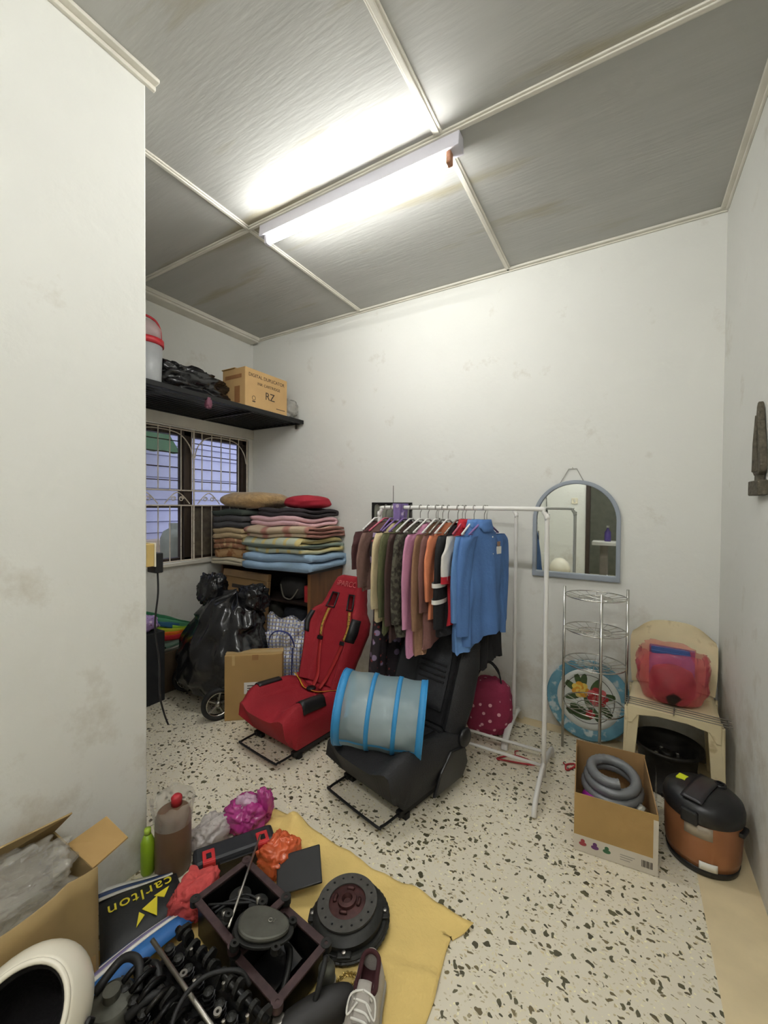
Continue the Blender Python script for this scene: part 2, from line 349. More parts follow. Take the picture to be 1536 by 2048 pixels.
# ---------------------------------------------------------------- carved wooden ornament on the right wall
orn = thing('carved_ornament', 'dark carved wooden ornament with pointed blade shape on right wall', 'ornament', (R, 2.045, 1.455))
pf = [(.0, .355), (.006, .33), (.013, .30), (.025, .25), (.042, .20), (.055, .14), (.058, .11), (.05, .088), (.03, .075)]
poly = [(-a, b) for a, b in reversed(pf[1:])] + [pf[0]] + pf[1:]
M_CARV = mat('carved_wood', (88, 82, 68), rough=.8, var=.35, scale=60, bump=.8, bscale=70)
put('blade', G().prism(poly, frame((-.002, 0, 0), (0,1,0), (0,0,1)), -.022), M_CARV, orn, bevel=.005)
put('neck', G().box(-.022, -.002, -.028, .028, .05, .08), M_CARV, orn, bevel=.004)
put('base_block', G().box(-.032, -.002, -.068, .068, 0, .056), M_CARV, orn, bevel=.004)
for k_ in range(4): put('carved_ridge', G().tube([(-.026, -.03+.02*k_, .09), (-.028, -.012+.008*k_, .2), (-.025, 0, .30)], .004, 6), M_CARV, orn)

# ---------------------------------------------------------------- framed picture behind the clothes
pic = thing('framed_picture', 'black framed picture hanging by a cord behind the clothes rack', 'picture', (-1.595, D, 1.12))
put('picture_frame', G().box(-.18, .18, -.018, -.002, .29, .312).box(-.18, .18, -.018, -.002, 0, .02).box(-.18, -.16, -.018, -.002, .02, .29).box(.16, .18, -.018, -.002, .02, .29), M_BLACKMETAL, pic, bevel=.002)
put('print', G().box(-.16, .16, -.008, -.002, .02, .29), mat('grey_print', (128, 130, 118), rough=.4, var=.3, scale=8), pic)
put('cord', G().tube([(.012, -.005, .312), (.012, -.005, .445)], .002, 6), M_INK, pic)

# ---------------------------------------------------------------- round enamel tray
tray = thing('enamel_tray', 'large round enamel tray with blue rim and painted flowers leaning on wall', 'tray', (-.182, 2.745, .002))
tray.rotation_euler = (math.radians(81), 0, 0)
TR = .235
M_BLUERIM = mat('blue_enamel', (98, 150, 170), rough=.22, var=.25, kind='blotch', rgb2=(190, 205, 205), psc=22, thr=.58, spec=.6)
M_WHITEEN = mat('white_enamel', (216, 219, 212), rough=.2, var=.05, spec=.6)
tc_ = (0, TR, 0)
put('tray_rim', G().lathe([(.172, .010), (.19, .016), (.228, .022), (TR, .021), (TR-.002, .017), (.19, .012), (.172, .006), (.172, .010)], 56, tc_, cap=False), M_BLUERIM, tray, smooth=True)
put('tray_dish', G().lathe([(0, -.006), (.15, -.006), (.175, .006), (.175, .012), (.148, -.001), (0, -.001)], 56, tc_), M_WHITEEN, tray, smooth=True)
put('rim_line', G().tube(ring((0, TR, .0005), .140, 48), .0016, 5, closed=True), M_INK, tray)
random.seed(4)
def flower(x, y, r, cols, z=-.0005, n=7):
    for k_ in range(n*2):
        a = 2*PI*k_/n + (.3 if k_ >= n else 0); rr = r*(.62 if k_ < n else .3); q = r*(.42 if k_ < n else .3)
        poly = [(x+rr*math.cos(a)+q*math.cos(t*PI/5)*(1.0), TR+y+rr*math.sin(a)+q*math.sin(t*PI/5)*.85) for t in range(10)]
        put('painted_petal', G().prism(poly, Matrix.Translation((0, 0, z+.0003*k_/n)), .0008), cols[k_ % len(cols)], tray)
M_RED_P = mat('paint_red', (176, 48, 52), rough=.3); M_PINK_P = mat('paint_pink', (208, 104, 104), rough=.3); M_ORG_P = mat('paint_orange', (226, 160, 52), rough=.3); M_YEL_P = mat('paint_yellow', (236, 206, 96), rough=.3); M_GRN_P = mat('paint_green', (66, 88, 50), rough=.3, var=.3)
for (x, y, a, l) in ((-.10, .06, 2.6, .05), (-.085, .0, 3.5, .05), (-.03, .095, 1.4, .05), (.04, .085, 1.0, .05), (.10, .03, .2, .05), (.09, -.05, -.6, .055), (-.07, -.085, 3.3, .06), (-.035, -.10, 3.0, .06), (-.055, -.065, 2.9, .05), (.0, -.02, -1.2, .05), (.045, -.085, -1.2, .04), (-.06, .10, 1.9, .045)):
    poly = [(x+l*math.cos(a)*math.cos(t*PI/6)-.4*l*math.sin(a)*math.sin(t*PI/6), TR+y+l*math.sin(a)*math.cos(t*PI/6)+.4*l*math.cos(a)*math.sin(t*PI/6)) for t in range(12)]
    put('painted_leaf', G().prism(poly, Matrix.Translation((0, 0, -.001)), .0008), M_GRN_P, tray)
flower(-.045, .045, .05, [M_ORG_P, M_YEL_P]); flower(.05, .02, .058, [M_RED_P, M_PINK_P]); flower(.012, -.085, .028, [M_RED_P], n=5)

# ---------------------------------------------------------------- chrome tiered plant stand
st = thing('tiered_stand', 'tall chrome wire stand with round tiers below the mirror', 'plant stand', (-.142, 2.575, 0))
sr = .157
posts = [(-.160, .02), (.038, -.128), (.158, .10)]
for x, y in posts: put('post', G().tube([(x, y, 0), (x, y, .945)], .0075, 10), M_CHROME, st, smooth=True)
for z in (.905, .715, .525, .285):
    t = put('tier', G().tube(ring((0, .02, z), sr, 40), .0035, 6, closed=True), M_CHROME, st, smooth=True)
    put('inner_ring', G().tube(ring((0, .02, z-.012), .085, 28), .0025, 6, closed=True), M_CHROME, t, smooth=True)
    for k_ in range(8):
        a = PI*k_/8
        c0 = Vector((0, .02, z)); dv = Vector((math.cos(a), math.sin(a), 0))
        put('spoke', G().tube([c0-dv*sr, c0-dv*.085+Vector((0, 0, -.012)), c0+dv*.085+Vector((0, 0, -.012)), c0+dv*sr], .0018, 5), M_CHROME, t)

# ---------------------------------------------------------------- cream plastic chair
ch = thing('plastic_chair', 'stained cream plastic chair holding a red plastic bag', 'chair', (.217, 2.555, 0), rz=math.radians(-4))
zs = .415
put('seat', G().surf(lambda u, v: Vector(((u-.5)*.37*(1-.04*v), -.17+.35*v, zs-.012*math.sin(PI*u)*math.sin(PI*v)-(.02*(1-v/.12)**2 if v < .12 else 0))), 14, 14), M_CREAM, ch, smooth=True, solid=.012)
put('front_apron', G().prism([(-.185, -.0), (.185, -.0), (.185, -.09), (.165, -.09), (.14, -.045), (.06, -.03), (-.06, -.03), (-.14, -.045), (-.165, -.09), (-.185, -.09)], frame((0, -.168, zs+.004), (1,0,0), (0,0,1)), .012), M_CREAM, ch, bevel=.004)
def bkf(u, v, d):
    x = (u-.5)*2; w = .185+.012*math.sin(v*2.4)-(.035*max(0, (v-.80)/.2)**3); yy = .165+.05*v-.045*(1-x*x)*-1*.5+d
    return Vector((x*w, yy-.02*(x*x), zs+.01+.345*v-.05*abs(x)**3.5*v))
put('backrest', G().shell(lambda u, v: bkf(u, v, 0), lambda u, v: bkf(u, v, .012), [i/16 for i in range(17)], [i/12 for i in range(13)]), M_CREAM, ch, auto=40)
for sx in (-1, 1):
    for (y, yb) in ((-.163, -.19), (.165, .205)):
        g = G(); a = .026
        for (w0, w1, d0, d1) in ((-a, a, -.006, .006), (-.006, .006, -a, a)):
            vs = []
            for (z, s_, yy, xx) in ((0, .8, yb, sx*.182), (zs-.01, 1.25, y, sx*.165)):
                cx = xx+sx*(a*s_*0 if w1 == a else a*.8); cy = yy+(0 if w1 == a else (a*.8 if y < 0 else -a*.8))
                vs += [(cx+w0*s_, cy+d0*s_, z), (cx+w1*s_, cy+d0*s_, z), (cx+w1*s_, cy+d1*s_, z), (cx+w0*s_, cy+d1*s_, z)]
            g.add(vs, [(0,3,2,1), (4,5,6,7), (0,1,5,4), (1,2,6,5), (2,3,7,6), (3,0,4,7)])
        put('leg', g, M_CREAM, ch, bevel=.003)
# red bag and what it holds, on the chair
pot = put('dark_pot', G().lathe([(0, 0), (.075, .005), (.098, .05), (.10, .11), (.085, .155), (.04, .175), (0, .178)], 28), mat('dark_brown_pot', (30, 15, 14), rough=.5, var=.2), smooth=True, loc=(.215, 2.55, .418), label='dark brown round pot inside the red plastic bag on the chair', cat='pot')
bx = put('flat_box', G().box(-.10, .10, -.045, -.005, 0, .235).box(-.10, .10, -.046, -.044, .2, .215), mat('blue_card', (62, 92, 150), rough=.5, kind='stripe', rgb2=(214, 216, 218), psc=6, stretch=(.01, .01, 1.0), thr=.5), loc=(.225, 2.70, .418), rz=-.1, bevel=.002, label='blue and white flat box standing behind the pot on the chair', cat='box')
M_REDFILM = clear_film('red_film', (236, 84, 100), .27, .12)
g = blob((0, 0, .145), (.155, .125, .15), 3.3, crumple=.10, freq=1.9, e=.62, flat=.06)
def open_bag(c, sx, sy, h, seed, n=48, m=16, lip=.25, fold=.08, e=.7):
    """plastic bag open at the top with an uneven lip"""
    g = G(); sg = lambda x: math.copysign(abs(x)**e, x)
    def fn(u, v):
        a = u*2*PI; w = .12 if v == 0 else min(1, .55+.6*v**.35) if v < .5 else 1.0-.10*(v-.5)*2
        if v == 0: w = .5
        zz = h*v*(1+lip*nz(math.cos(a)*1.3, math.sin(a)*1.3, seed)*max(0, v-.4))
        d = 1+fold*((1-abs(nz(math.cos(a)*3, math.sin(a)*3+seed, v*2)))**3-.4)*(.3+v)+fold*.5*nz(a*2, v*5, seed)
        return Vector(c)+Vector((sg(math.cos(a))*sx*w*d, sg(math.sin(a))*sy*w*d, zz))
    return g.surf(fn, n, m, cu=True)
put('red_plastic_bag', open_bag((0, 0, 0), .150, .115, .265, 5.1, fold=.2), M_REDFILM, smooth=True, solid=.002, loc=(.215, 2.565, .412), label='translucent red plastic bag sitting on the cream chair', cat='bag')
wr = thing('wire_shelf_panel', 'flat chrome wire shelf lying across the front of the chair seat', 'wire shelf', (.213, 2.40, .427), rz=math.radians(-6))
for k_ in range(4): put('rod', G().tube([(-.205, -.03+.026*k_, 0), (.215, -.03+.026*k_, 0)], .0022, 6), M_STEEL, wr)
for x in (-.19, .0, .2): put('cross_rod', G().tube([(x, -.034, -.005), (x, .054, -.005)], .0028, 6), M_STEEL, wr)
# black steel wheel rim under the chair
wh = thing('metal_drum', 'grimy black round metal drum standing under the cream chair', 'drum', (.20, 2.545, 0))
M_GRIME = mat('grimy_black', (34, 31, 27), rough=.55, metal=.35, var=.4, scale=18, kind='blotch', rgb2=(70, 60, 46), psc=9, thr=.64)
put('rim_barrel', G().lathe([(.14, 0), (.153, .004), (.153, .014), (.132, .03), (.125, .10), (.132, .175), (.155, .188), (.155, .200), (.146, .202), (.124, .18), (.116, .10), (.124, .03), (.14, .012), (.14, 0)], 44, cap=False), M_GRIME, wh, smooth=True)
put('rim_dish', G().lathe([(.118, .09), (.09, .12), (.06, .135), (.03, .13), (.03, .12), (.06, .125), (.09, .11), (.118, .08), (.118, .09)], 40, cap=False), M_GRIME, wh, smooth=True)
for k_ in range(4): put('lug_nut', G().lathe([(.011, 0), (.011, .016), (.006, .02)], 6, (.05*math.cos(k_*PI/2+.4), .05*math.sin(k_*PI/2+.4), .13)), M_STEEL, wh)
put('hub_cap', G().lathe([(.03, .125), (.03, .15), (.022, .158), (0, .16)], 20), M_GRIME, wh, smooth=True)

# ---------------------------------------------------------------- rice cooker
rc = thing('rice_cooker', 'bronze rice cooker with black lid on the floor by right wall', 'rice cooker', (.283, 2.065, .001), rz=math.radians(-25))
M_BRONZE = mat('bronze_shell', (160, 108, 72), rough=.34, metal=.35, var=.08, scale=4)
put('base', G().lathe([(.108, 0), (.116, .004), (.121, .028), (.117, .030), (.1, .03)], 48), M_BLACKPLASTIC, rc, smooth=True)
put('body', G().lathe([(.118, .028), (.124, .06), (.127, .13), (.127, .195), (.124, .205), (.1, .205)], 56), M_BRONZE, rc, smooth=True)
lid = put('lid', G().lathe([(.127, .198), (.132, .204), (.133, .235), (.127, .256), (.108, .272), (.07, .283), (0, .286)], 56), M_BLACKPLASTIC, rc, smooth=True)
put('lid_panel', G().lathe([(.0, .2), (.001, .2), (.07, .2)], 4) if False else G().surf(lambda u, v: Vector(((u-.5)*.07, -.12+.20*v, .2895-.9*((-.12+.20*v)**2)*.9)), 6, 12), mat('lid_satin', (40, 38, 42), rough=.3), lid, solid=.006, smooth=True)
put('steam_vent', G().lathe([(.022, 0), (.022, .012), (.016, .014), (.008, .004), (0, .004)], 24, (.035, .068, .276)), M_BLACKPLASTIC, lid, smooth=True)
put('vent_hole', G().tube(ring((.035, .068, .290), .012, 18), .0028, 6, closed=True), M_BLACKMETAL, lid)
put('yellow_sticker', G().box(-.088, -.056, -.018, .022, .276, .2835), mat('yellow_sticker', (216, 226, 40), rough=.5), lid)
put('catch', G().box(-.028, .028, -.142, -.118, .195, .245), M_BLACKPLASTIC, rc, bevel=.006)
def curved(name, a0, a1, z0, z1, r, m, parent):
    return put(name, G().surf(lambda u, v: Vector((r*math.cos(a0+(a1-a0)*u), r*math.sin(a0+(a1-a0)*u), z0+(z1-z0)*v)), 8, 2), m, parent, solid=.0012, smooth=True)
curved('panel_sticker', math.radians(-98), math.radians(-58), .150, .197, .1285, mat('grey_sticker', (168, 156, 138), rough=.5), rc)
curved('rating_label', math.radians(-76), math.radians(-50), .034, .064, .1265, M_WHITE, rc)
for sx in (-1, 1): put('side_handle', G().box(sx*.128-.012, sx*.128+.012, -.03, .03, .172, .19), M_BLACKPLASTIC, rc, bevel=.005)

# ---------------------------------------------------------------- open vacuum box
vb = thing('open_carton', 'open brown cardboard carton with grey hose inside, beside the rice cooker', 'box', (-.036, 2.045, .001), rz=math.radians(4.5))
bw, bd, bh, bt = .145, .20, .235, .004
put('front_panel', G().box(-bw, bw, -bd, -bd+bt, 0, bh), M_CARTON, vb)
put('back_panel', G().box(-bw, bw, bd-bt, bd, 0, bh+.015), M_CARTON2, vb)
for sx in (-1, 1): put('side_panel', G().box(sx*bw-(bt if sx > 0 else 0), sx*bw+(0 if sx > 0 else bt), -bd+bt, bd-bt, 0, bh), M_CARTON2, vb)
put('bottom_panel', G().box(-bw+bt, bw-bt, -bd+bt, bd-bt, 0, bt), M_CARTON2, vb)
ws = put('white_strip', G().box(-bw-.0006, bw+.0006, -bd-.0012, -bd, .001, .066).box(bw-.016, bw+.0006, -bd-.0012, -bd, .066, bh-.02), mat('white_print', (206, 198, 184), rough=.6, var=.04), vb)
for x, c_ in ((-.112, (158, 60, 66)), (-.068, (112, 62, 122)), (-.026, (64, 110, 76))):
    ic = mat('icon%d' % c_[0], c_, rough=.6)
    poly = [(.014*math.cos(2*PI*i/16)*1.0, .008*math.sin(2*PI*i/16)) for i in range(16)]
    put('printed_icon', G().prism(poly, frame((x, -bd-.0012, .034), (1,0,0), (0,0,1)), .0008).prism([(a*.55, b*.9+.012) for a, b in poly], frame((x, -bd-.0012, .034), (1,0,0), (0,0,1)), .0008), ic, ws)
for k_ in range(9): put('barcode_bar', G().box(.092+.0042*k_, .092+.0042*k_+(.0026 if k_ % 3 else .0016), -bd-.002, -bd-.0011, .022, .048), M_INK, ws)
for k_ in range(3): put('printed_line', G().box(.02, .07-.008*k_, -bd-.002, -bd-.0011, .040-.009*k_, .043-.009*k_), mat('grey_ink', (150, 146, 138), rough=.7), ws)
# flap of clear wrap at the carton's right side
put('clear_wrap', G().surf(lambda u, v: Vector((.004+.012*nz(u*4, v*3, 1)+.008*u, -.16+.34*u, .23*(1-v)+.015*nz(u*5, v*2, 7))), 16, 10), M_CLEAR, smooth=True, loc=(.121, 2.045, .012), label='clear plastic wrap hanging at the right side of the open carton', cat='plastic wrap')
M_HOSE = mat('grey_hose', (122, 124, 126), rough=.4, var=.08, metal=.2)
hs = thing('vacuum_hose', 'grey ribbed vacuum hose coiled in the open carton', 'hose', (-.036, 2.045, .005), rz=math.radians(4.5))
pts = []
for i in range(150):
    a = 2*PI*i/62; k_ = i/149
    rx, ry = .106-.024*k_, .132-.03*k_
    pts.append(Vector((rx*math.cos(a+2.4)+.004, ry*math.sin(a+2.4)+.03, .150+.085*k_)))
put('hose_tube', G().tube(pts, [.020+(.0018 if i % 2 else 0) for i in range(150)], 12), M_HOSE, hs, auto=60)
put('hose_end', G().tube([pts[0]+Vector((0, 0, 0)), pts[0]+Vector((.05, -.1, -.02))], [.024, .02], 14), M_BLACKPLASTIC, hs, smooth=True)
put('nozzle_cuff', G().tube([(.075, -.165, .165), (.105, -.13, .205)], [.017, .019], 12), M_CHROME, hs, smooth=True)
vc = thing('vacuum_cleaner', 'purple and black vacuum cleaner packed under the hose', 'vacuum', (-.036, 2.045, .005), rz=math.radians(4.5))
put('purple_shell', blob((-.045, -.07, .085), (.078, .095, .080), 1.2, crumple=.02, freq=1, e=.6, ridge=False, nu=32, nv=20), mat('purple_gloss', (160, 44, 148), rough=.2, var=.06), vc, smooth=True)
put('motor_cover', blob((.07, -.09, .08), (.055, .085, .08), 4.2, crumple=.05, freq=1.2, e=.6, nu=32, nv=20), M_BLACKPLASTIC, vc, smooth=True)
# ---------------------------------------------------------------- clothes racks
def rack(label, x0, x1, y, ztop, y0, y1):
    t = thing('clothes_rack', label, 'clothes rack', ((x0+x1)/2, y, 0)); hw = (x1-x0)/2; rr = .055
    put('top_frame', G().tube(spl([(-hw, 0, .05), (-hw, 0, ztop-.14), (-hw, 0, ztop-rr), (-hw+.016, 0, ztop-.016), (-hw+rr, 0, ztop), (0, 0, ztop), (hw-rr, 0, ztop), (hw-.016, 0, ztop-.016), (hw, 0, ztop-rr), (hw, 0, ztop-.14), (hw, 0, .05)], 5), .0115, 12), M_WHITEMETAL, t, smooth=True)
    for sx in (-1, 1):
        put('foot', G().tube(spl([(sx*hw, y0-y, .004), (sx*hw, y0-y+.03, .05), (sx*hw, -.10, .095), (sx*hw, 0, .105), (sx*hw, .10, .095), (sx*hw, y1-y-.03, .05), (sx*hw, y1-y, .004)], 6), .020, 10, flat=.6), M_WHITEMETAL, t, smooth=True)
    for yy in (.045, .175): put('bottom_bar', G().tube([(-hw, yy, .075), (hw, yy, .075)], .008, 10), M_WHITEMETAL, t, smooth=True)
    return t
RY, RZ = 2.17, 1.395
rack('white metal clothes rack in front, carrying the hanging clothes', -1.315, -.338, RY, RZ, 1.925, 2.46)
rack('white metal clothes rack behind, nearest the back wall', -1.565, -.585, 2.60, RZ, 2.37, 2.80)

# ---------------------------------------------------------------- clothes on hangers
def cmat(name, c, **k): return mat('cloth_'+name, c, rough=.85, var=k.pop('var', .12), scale=6, bump=.25, bscale=55, sheen=.0, **k)
def garment(kind, label, x, m, ztop=1.315, length=.55, half=.2, thick=.026, yaw=0., sleeve=.5, slope=.06, sm=None, cuff=None, seed=1., flare=1.15, y=RY, cat='shirt', hcol='white', hook=True, sl_in=.0, collar=None, bands=()):
    t = thing(kind, label, cat, (x, y, ztop), rz=yaw)
    # across the shoulders = local y, rail = local x
    def body(u, v):
        a = u*2*PI; sh = min(1, v/.07)
        w = half*(.38+.62*sh**.6)*(1+(flare-1)*v) if v < .07 else half*(1+(flare-1)*v)
        th = thick*(.35+.65*min(1, v/.2))*(1+.5*v)
        fold = 1+.35*math.sin(a*5+seed*3+2*v)*v+.25*math.sin(a*11+seed)*v
        z = -slope*(abs(math.sin(a)))*min(1, .25+sh)-length*v*(1+.04*nz(math.cos(a)*2, math.sin(a)*2, seed))
        return Vector((th*math.cos(a)*fold+.02*nz(seed, v*3, math.sin(a)), w*math.sin(a)*(1+.05*nz(seed*3, v*4, math.cos(a))), z))
    put('body', G().surf(body, 48, 22, cu=True), m, t, smooth=True)
    if sleeve:
        for s_ in (-1, 1):
            p = spl([(0, s_*half*.80, -slope*.8-.015), (.004, s_*(half*1.02), -slope-.06), (.008*nz(seed, s_), s_*(half*1.12-sl_in), -slope-sleeve*.5), (.015*nz(seed*2, s_), s_*(half*1.1-sl_in*1.3), -slope-sleeve)], 6)
            n = len(p)
            def sl(u, v, p=p, n=n):
                i = min(n-1, int(round(v*(n-1)))); a = u*2*PI; ww = .070-.017*v; f = 1+.2*math.sin(a*4+seed+v*6)
                return p[i]+Vector((thick*.62*math.cos(a)*f, ww*math.sin(a)*(1+.12*nz(v*6, seed, a)), .012*math.sin(a)*s_*0))
            so = put('sleeve', G().surf(sl, 24, n, cu=True), sm or m, t, smooth=True)
            for bz in (bands if s_ < 0 else ()):
                q_ = p[int(bz*(n-1))]
                put('white_band', G().surf(lambda u, v: q_+Vector((thick*.80*math.cos(u*2*PI), .072*math.sin(u*2*PI), -.022*v)), 24, 2, cu=True), M_WHITE, so, smooth=True)
            if cuff:
                e = p[-1]
                put('cuff', G().surf(lambda u, v: e+Vector((thick*.72*math.cos(u*2*PI), .058*math.sin(u*2*PI), .03-.036*v)), 24, 3, cu=True), cuff, so, smooth=True)
    if collar:
        put('collar', G().surf(lambda u, v: Vector(((.028+.014*v)*math.cos(u*2*PI), (.052+.016*v)*math.sin(u*2*PI), .020-.045*v-.018*(math.cos(u*2*PI) > .6)*v)), 28, 4, cu=True), collar, t, smooth=True, solid=.003)
    if hook:
        hm = {'white': M_WHITEMETAL, 'purple': mat('purple_plastic', (128, 100, 160), rough=.4), 'steel': M_STEEL, 'pink': mat('pink_plastic', (190, 90, 110), rough=.4)}[hcol]
        h = thing('hanger', hcol+' hanger holding the '+label.split(' hanging')[0].split(' with ')[0], 'hanger', (x, y, ztop), rz=yaw)
        dz = RZ-ztop
        put('hook', G().tube(spl([(0, 0, .02), (0, 0, dz-.03), (0, .014, dz-.012), (0, .014, dz+.012), (0, 0, dz+.0165), (0, -.014, dz+.010), (0, -.015, dz-.006)], 5), .0022, 6), M_STEEL, h)
        put('arms', G().tube([(0, -half*.85, -slope+.006), (0, -.02, .014), (0, .02, .014), (0, half*.85, -slope+.006)], .0055, 8), hm, h, smooth=True)
        put('bar', G().tube([(0, -half*.85, -slope+.006), (0, half*.85, -slope+.006)], .003, 6), hm, h)
    return t
NAVY = cmat('black', (22, 22, 26)); BLUE = cmat('blue', (78, 116, 172)); BLUE2 = cmat('blue_faded', (92, 132, 186))
garment('blouse', 'maroon blouse with pink flowers hanging at the left end of the rack', -1.335, cmat('maroon', (78, 44, 44), kind='floral', rgb2=(170, 104, 110), psc=11, thr=.28), length=.26, sleeve=.22, half=.16, yaw=-0.10, seed=2, cat='blouse')
garment('shirt', 'brown long sleeved shirt hanging beside the left rack post', -1.268, cmat('brown', (112, 84, 76)), length=.34, sleeve=.31, yaw=-0.07, seed=5, hcol='pink')
garment('dress', 'long dark dress with grey lilac print hanging to seat height', -1.225, cmat('darkprint', (46, 38, 42), kind='floral', rgb2=(150, 130, 160), psc=16, thr=.32, rgb3=(150, 70, 70)), length=.98, half=.15, thick=.036, sleeve=.25, seed=8, flare=1.4, yaw=-0.04, cat='dress', hcol='purple')
garment('shirt', 'cream shirt hanging between the brown shirt and the olive shirt', -1.185, cmat('cream', (206, 188, 150)), length=.50, sleeve=.42, seed=3, yaw=-0.04, hcol='purple')
garment('shirt', 'plain olive green shirt hanging beside the cream shirt', -1.140, cmat('olive', (92, 94, 62)), length=.56, sleeve=.46, seed=7, yaw=-0.04, hcol='purple')
garment('shirt', 'dark maroon brown shirt hanging behind the patterned jacket', -1.095, cmat('dkbrown', (74, 52, 48)), length=.60, sleeve=.50, seed=11, yaw=-0.04)
garment('jacket', 'dark grey green patterned jacket hanging in the middle of the rack', -1.035, cmat('camo', (86, 84, 70), kind='blotch', rgb2=(50, 46, 38), psc=40, thr=.5), length=.56, sleeve=.48, half=.215, thick=.034, seed=4, cat='jacket', yaw=-0.07)
garment('skirt', 'skirt with small cream and brown print hanging low', -1.0, cmat('leopard', (66, 46, 38), kind='floral', rgb2=(206, 182, 150), psc=42, thr=.36), length=.86, half=.13, sleeve=0, seed=9, flare=1.3, cat='skirt', y=RY+.18, hcol='steel')
garment('tunic', 'long pink tunic hanging beside the tan brown one', -.985, cmat('pink', (200, 138, 168)), length=.66, sleeve=.50, half=.205, seed=6, cat='tunic', yaw=-0.05)
garment('tunic', 'long tan brown tunic hanging beside the pink one', -.935, cmat('tan', (146, 110, 84)), length=.64, sleeve=.50, half=.20, seed=12, flare=1.2, yaw=-0.04, cat='tunic')
garment('shirt', 'mauve brown shirt hanging beside the orange shirt', -.895, cmat('mauve', (120, 82, 76)), length=.60, sleeve=.40, seed=14, yaw=-0.04, hcol='steel')
garment('shirt', 'orange shirt hanging between brown and black clothes', -.862, cmat('orange', (220, 134, 96)), length=.44, sleeve=.34, seed=13, yaw=-0.05, half=.195)
garment('trousers', 'long black trousers hanging down behind the black car seat', -.85, NAVY, length=.80, half=.15, sleeve=0, seed=15, flare=1.25, thick=.045, cat='trousers', hcol='steel', y=RY+.2)
tb = garment('jacket', 'black track jacket with two white sleeve bands hanging on the rack', -.805, NAVY, length=.52, sleeve=.47, half=.205, seed=16, yaw=-0.04, cat='jacket', hcol='steel', thick=.034, bands=(.72, .82))
RED = cmat('red', (178, 30, 44))
garment('jersey', 'red jersey with white sleeves and red cuffs hanging beside blue shirts', -.762, RED, length=.46, sleeve=.23, half=.19, seed=17, sm=cmat('white', (214, 210, 204)), cuff=RED, cat='jersey', hcol='pink', yaw=-0.06, sl_in=-.015, collar=RED)
garment('shirt', 'blue long sleeved work shirt hanging second from the rack end', -.712, BLUE2, length=.60, sleeve=.43, half=.185, seed=18, yaw=-0.08, collar=BLUE2, thick=.032)
bs = garment('shirt', 'blue buttoned work shirt with chest patch hanging outermost on the rack', -.655, BLUE, length=.56, sleeve=.50, half=.175, seed=21, yaw=-.24, collar=BLUE, thick=.042, flare=1.1, hcol='purple')
put('chest_patch', G().box(.046, .050, .05, .095, -.165, -.125), M_WHITE, bs)
put('chest_emblem', G().box(.044, .0475, .06, .088, -.124, -.098), mat('emblem', (150, 120, 100), rough=.8, var=.4, scale=90), bs)
for k_ in range(4): put('button', G().lathe([(.004, 0), (.004, .003)], 8, (.047+.008*k_*.4, .004, -.07-.09*k_), Matrix.Rotation(PI/2, 3, 'Y')), M_WHITE, bs)
garment('trousers', 'black trousers hanging at the right end behind the blue shirt', -.68, NAVY, length=.74, half=.10, sleeve=0, seed=25, flare=1.1, thick=.04, cat='trousers', hcol='steel', y=RY+.13)
sc = put('purple_scarf', G().surf(lambda u, v: Vector((.035*math.cos(u*2*PI)*(1-.3*v)*(1+.3*math.sin(u*25)), .06*math.sin(u*2*PI)*(1+.25*math.sin(u*19+v)), .03-.10*v)), 40, 8, cu=True), cmat('purple_print', (140, 118, 178), kind='floral', rgb2=(206, 190, 220), psc=26, thr=.3), smooth=True, loc=(-1.17, RY, RZ-.005), label='lilac patterned scarf looped over the top bar of the rack', cat='scarf')
# red hanger pieces lying on the floor below the rack
RP = mat('red_plastic', (176, 44, 52), rough=.4)
for x, y, a, l in ((-.50, 2.30, .3, 'red plastic hanger lying on the floor under the rack'), (-.24, 2.40, 1.2, 'small red plastic clip lying on the floor behind the rack foot')):
    s_ = 1 if x < -.4 else .4
    put('fallen_hanger', G().tube(spl([(-.10*s_, 0, .006), (0, .05*s_, .006), (.10*s_, 0, .006), (.06*s_, -.015, .006), (-.06*s_, -.01, .006)], 5, closed=True), .005, 6, closed=True).tube(spl([(0, .05*s_, .006), (0, .09*s_, .006), (.02*s_, .10*s_, .006)], 4), .003, 6), RP, smooth=True, loc=(x, y, 0), rz=a, label=l, cat='hanger')
# ---------------------------------------------------------------- pink dotted bag behind the black seat
pb = thing('dotted_bag', 'dark pink cloth bag with pale flowers behind the black car seat', 'bag', (-.715, 2.49, .012), rz=.35)
put('bag_body', blob((0, 0, .17), (.145, .088, .17), 7.7, crumple=.11, freq=1.8, e=.7, flat=.05), cmat('pinkdot', (142, 40, 72), kind='floral', rgb2=(226, 170, 180), psc=22, thr=.26), pb, smooth=True)
for yy in (-.035, .035): put('strap', G().tube(spl([(-.075, yy, .30), (-.06, yy, .38), (0, yy*.4, .44), (.06, yy, .38), (.075, yy, .30)], 5), .011, 8, flat=.4), cmat('black', (22, 22, 26)), pb, smooth=True)
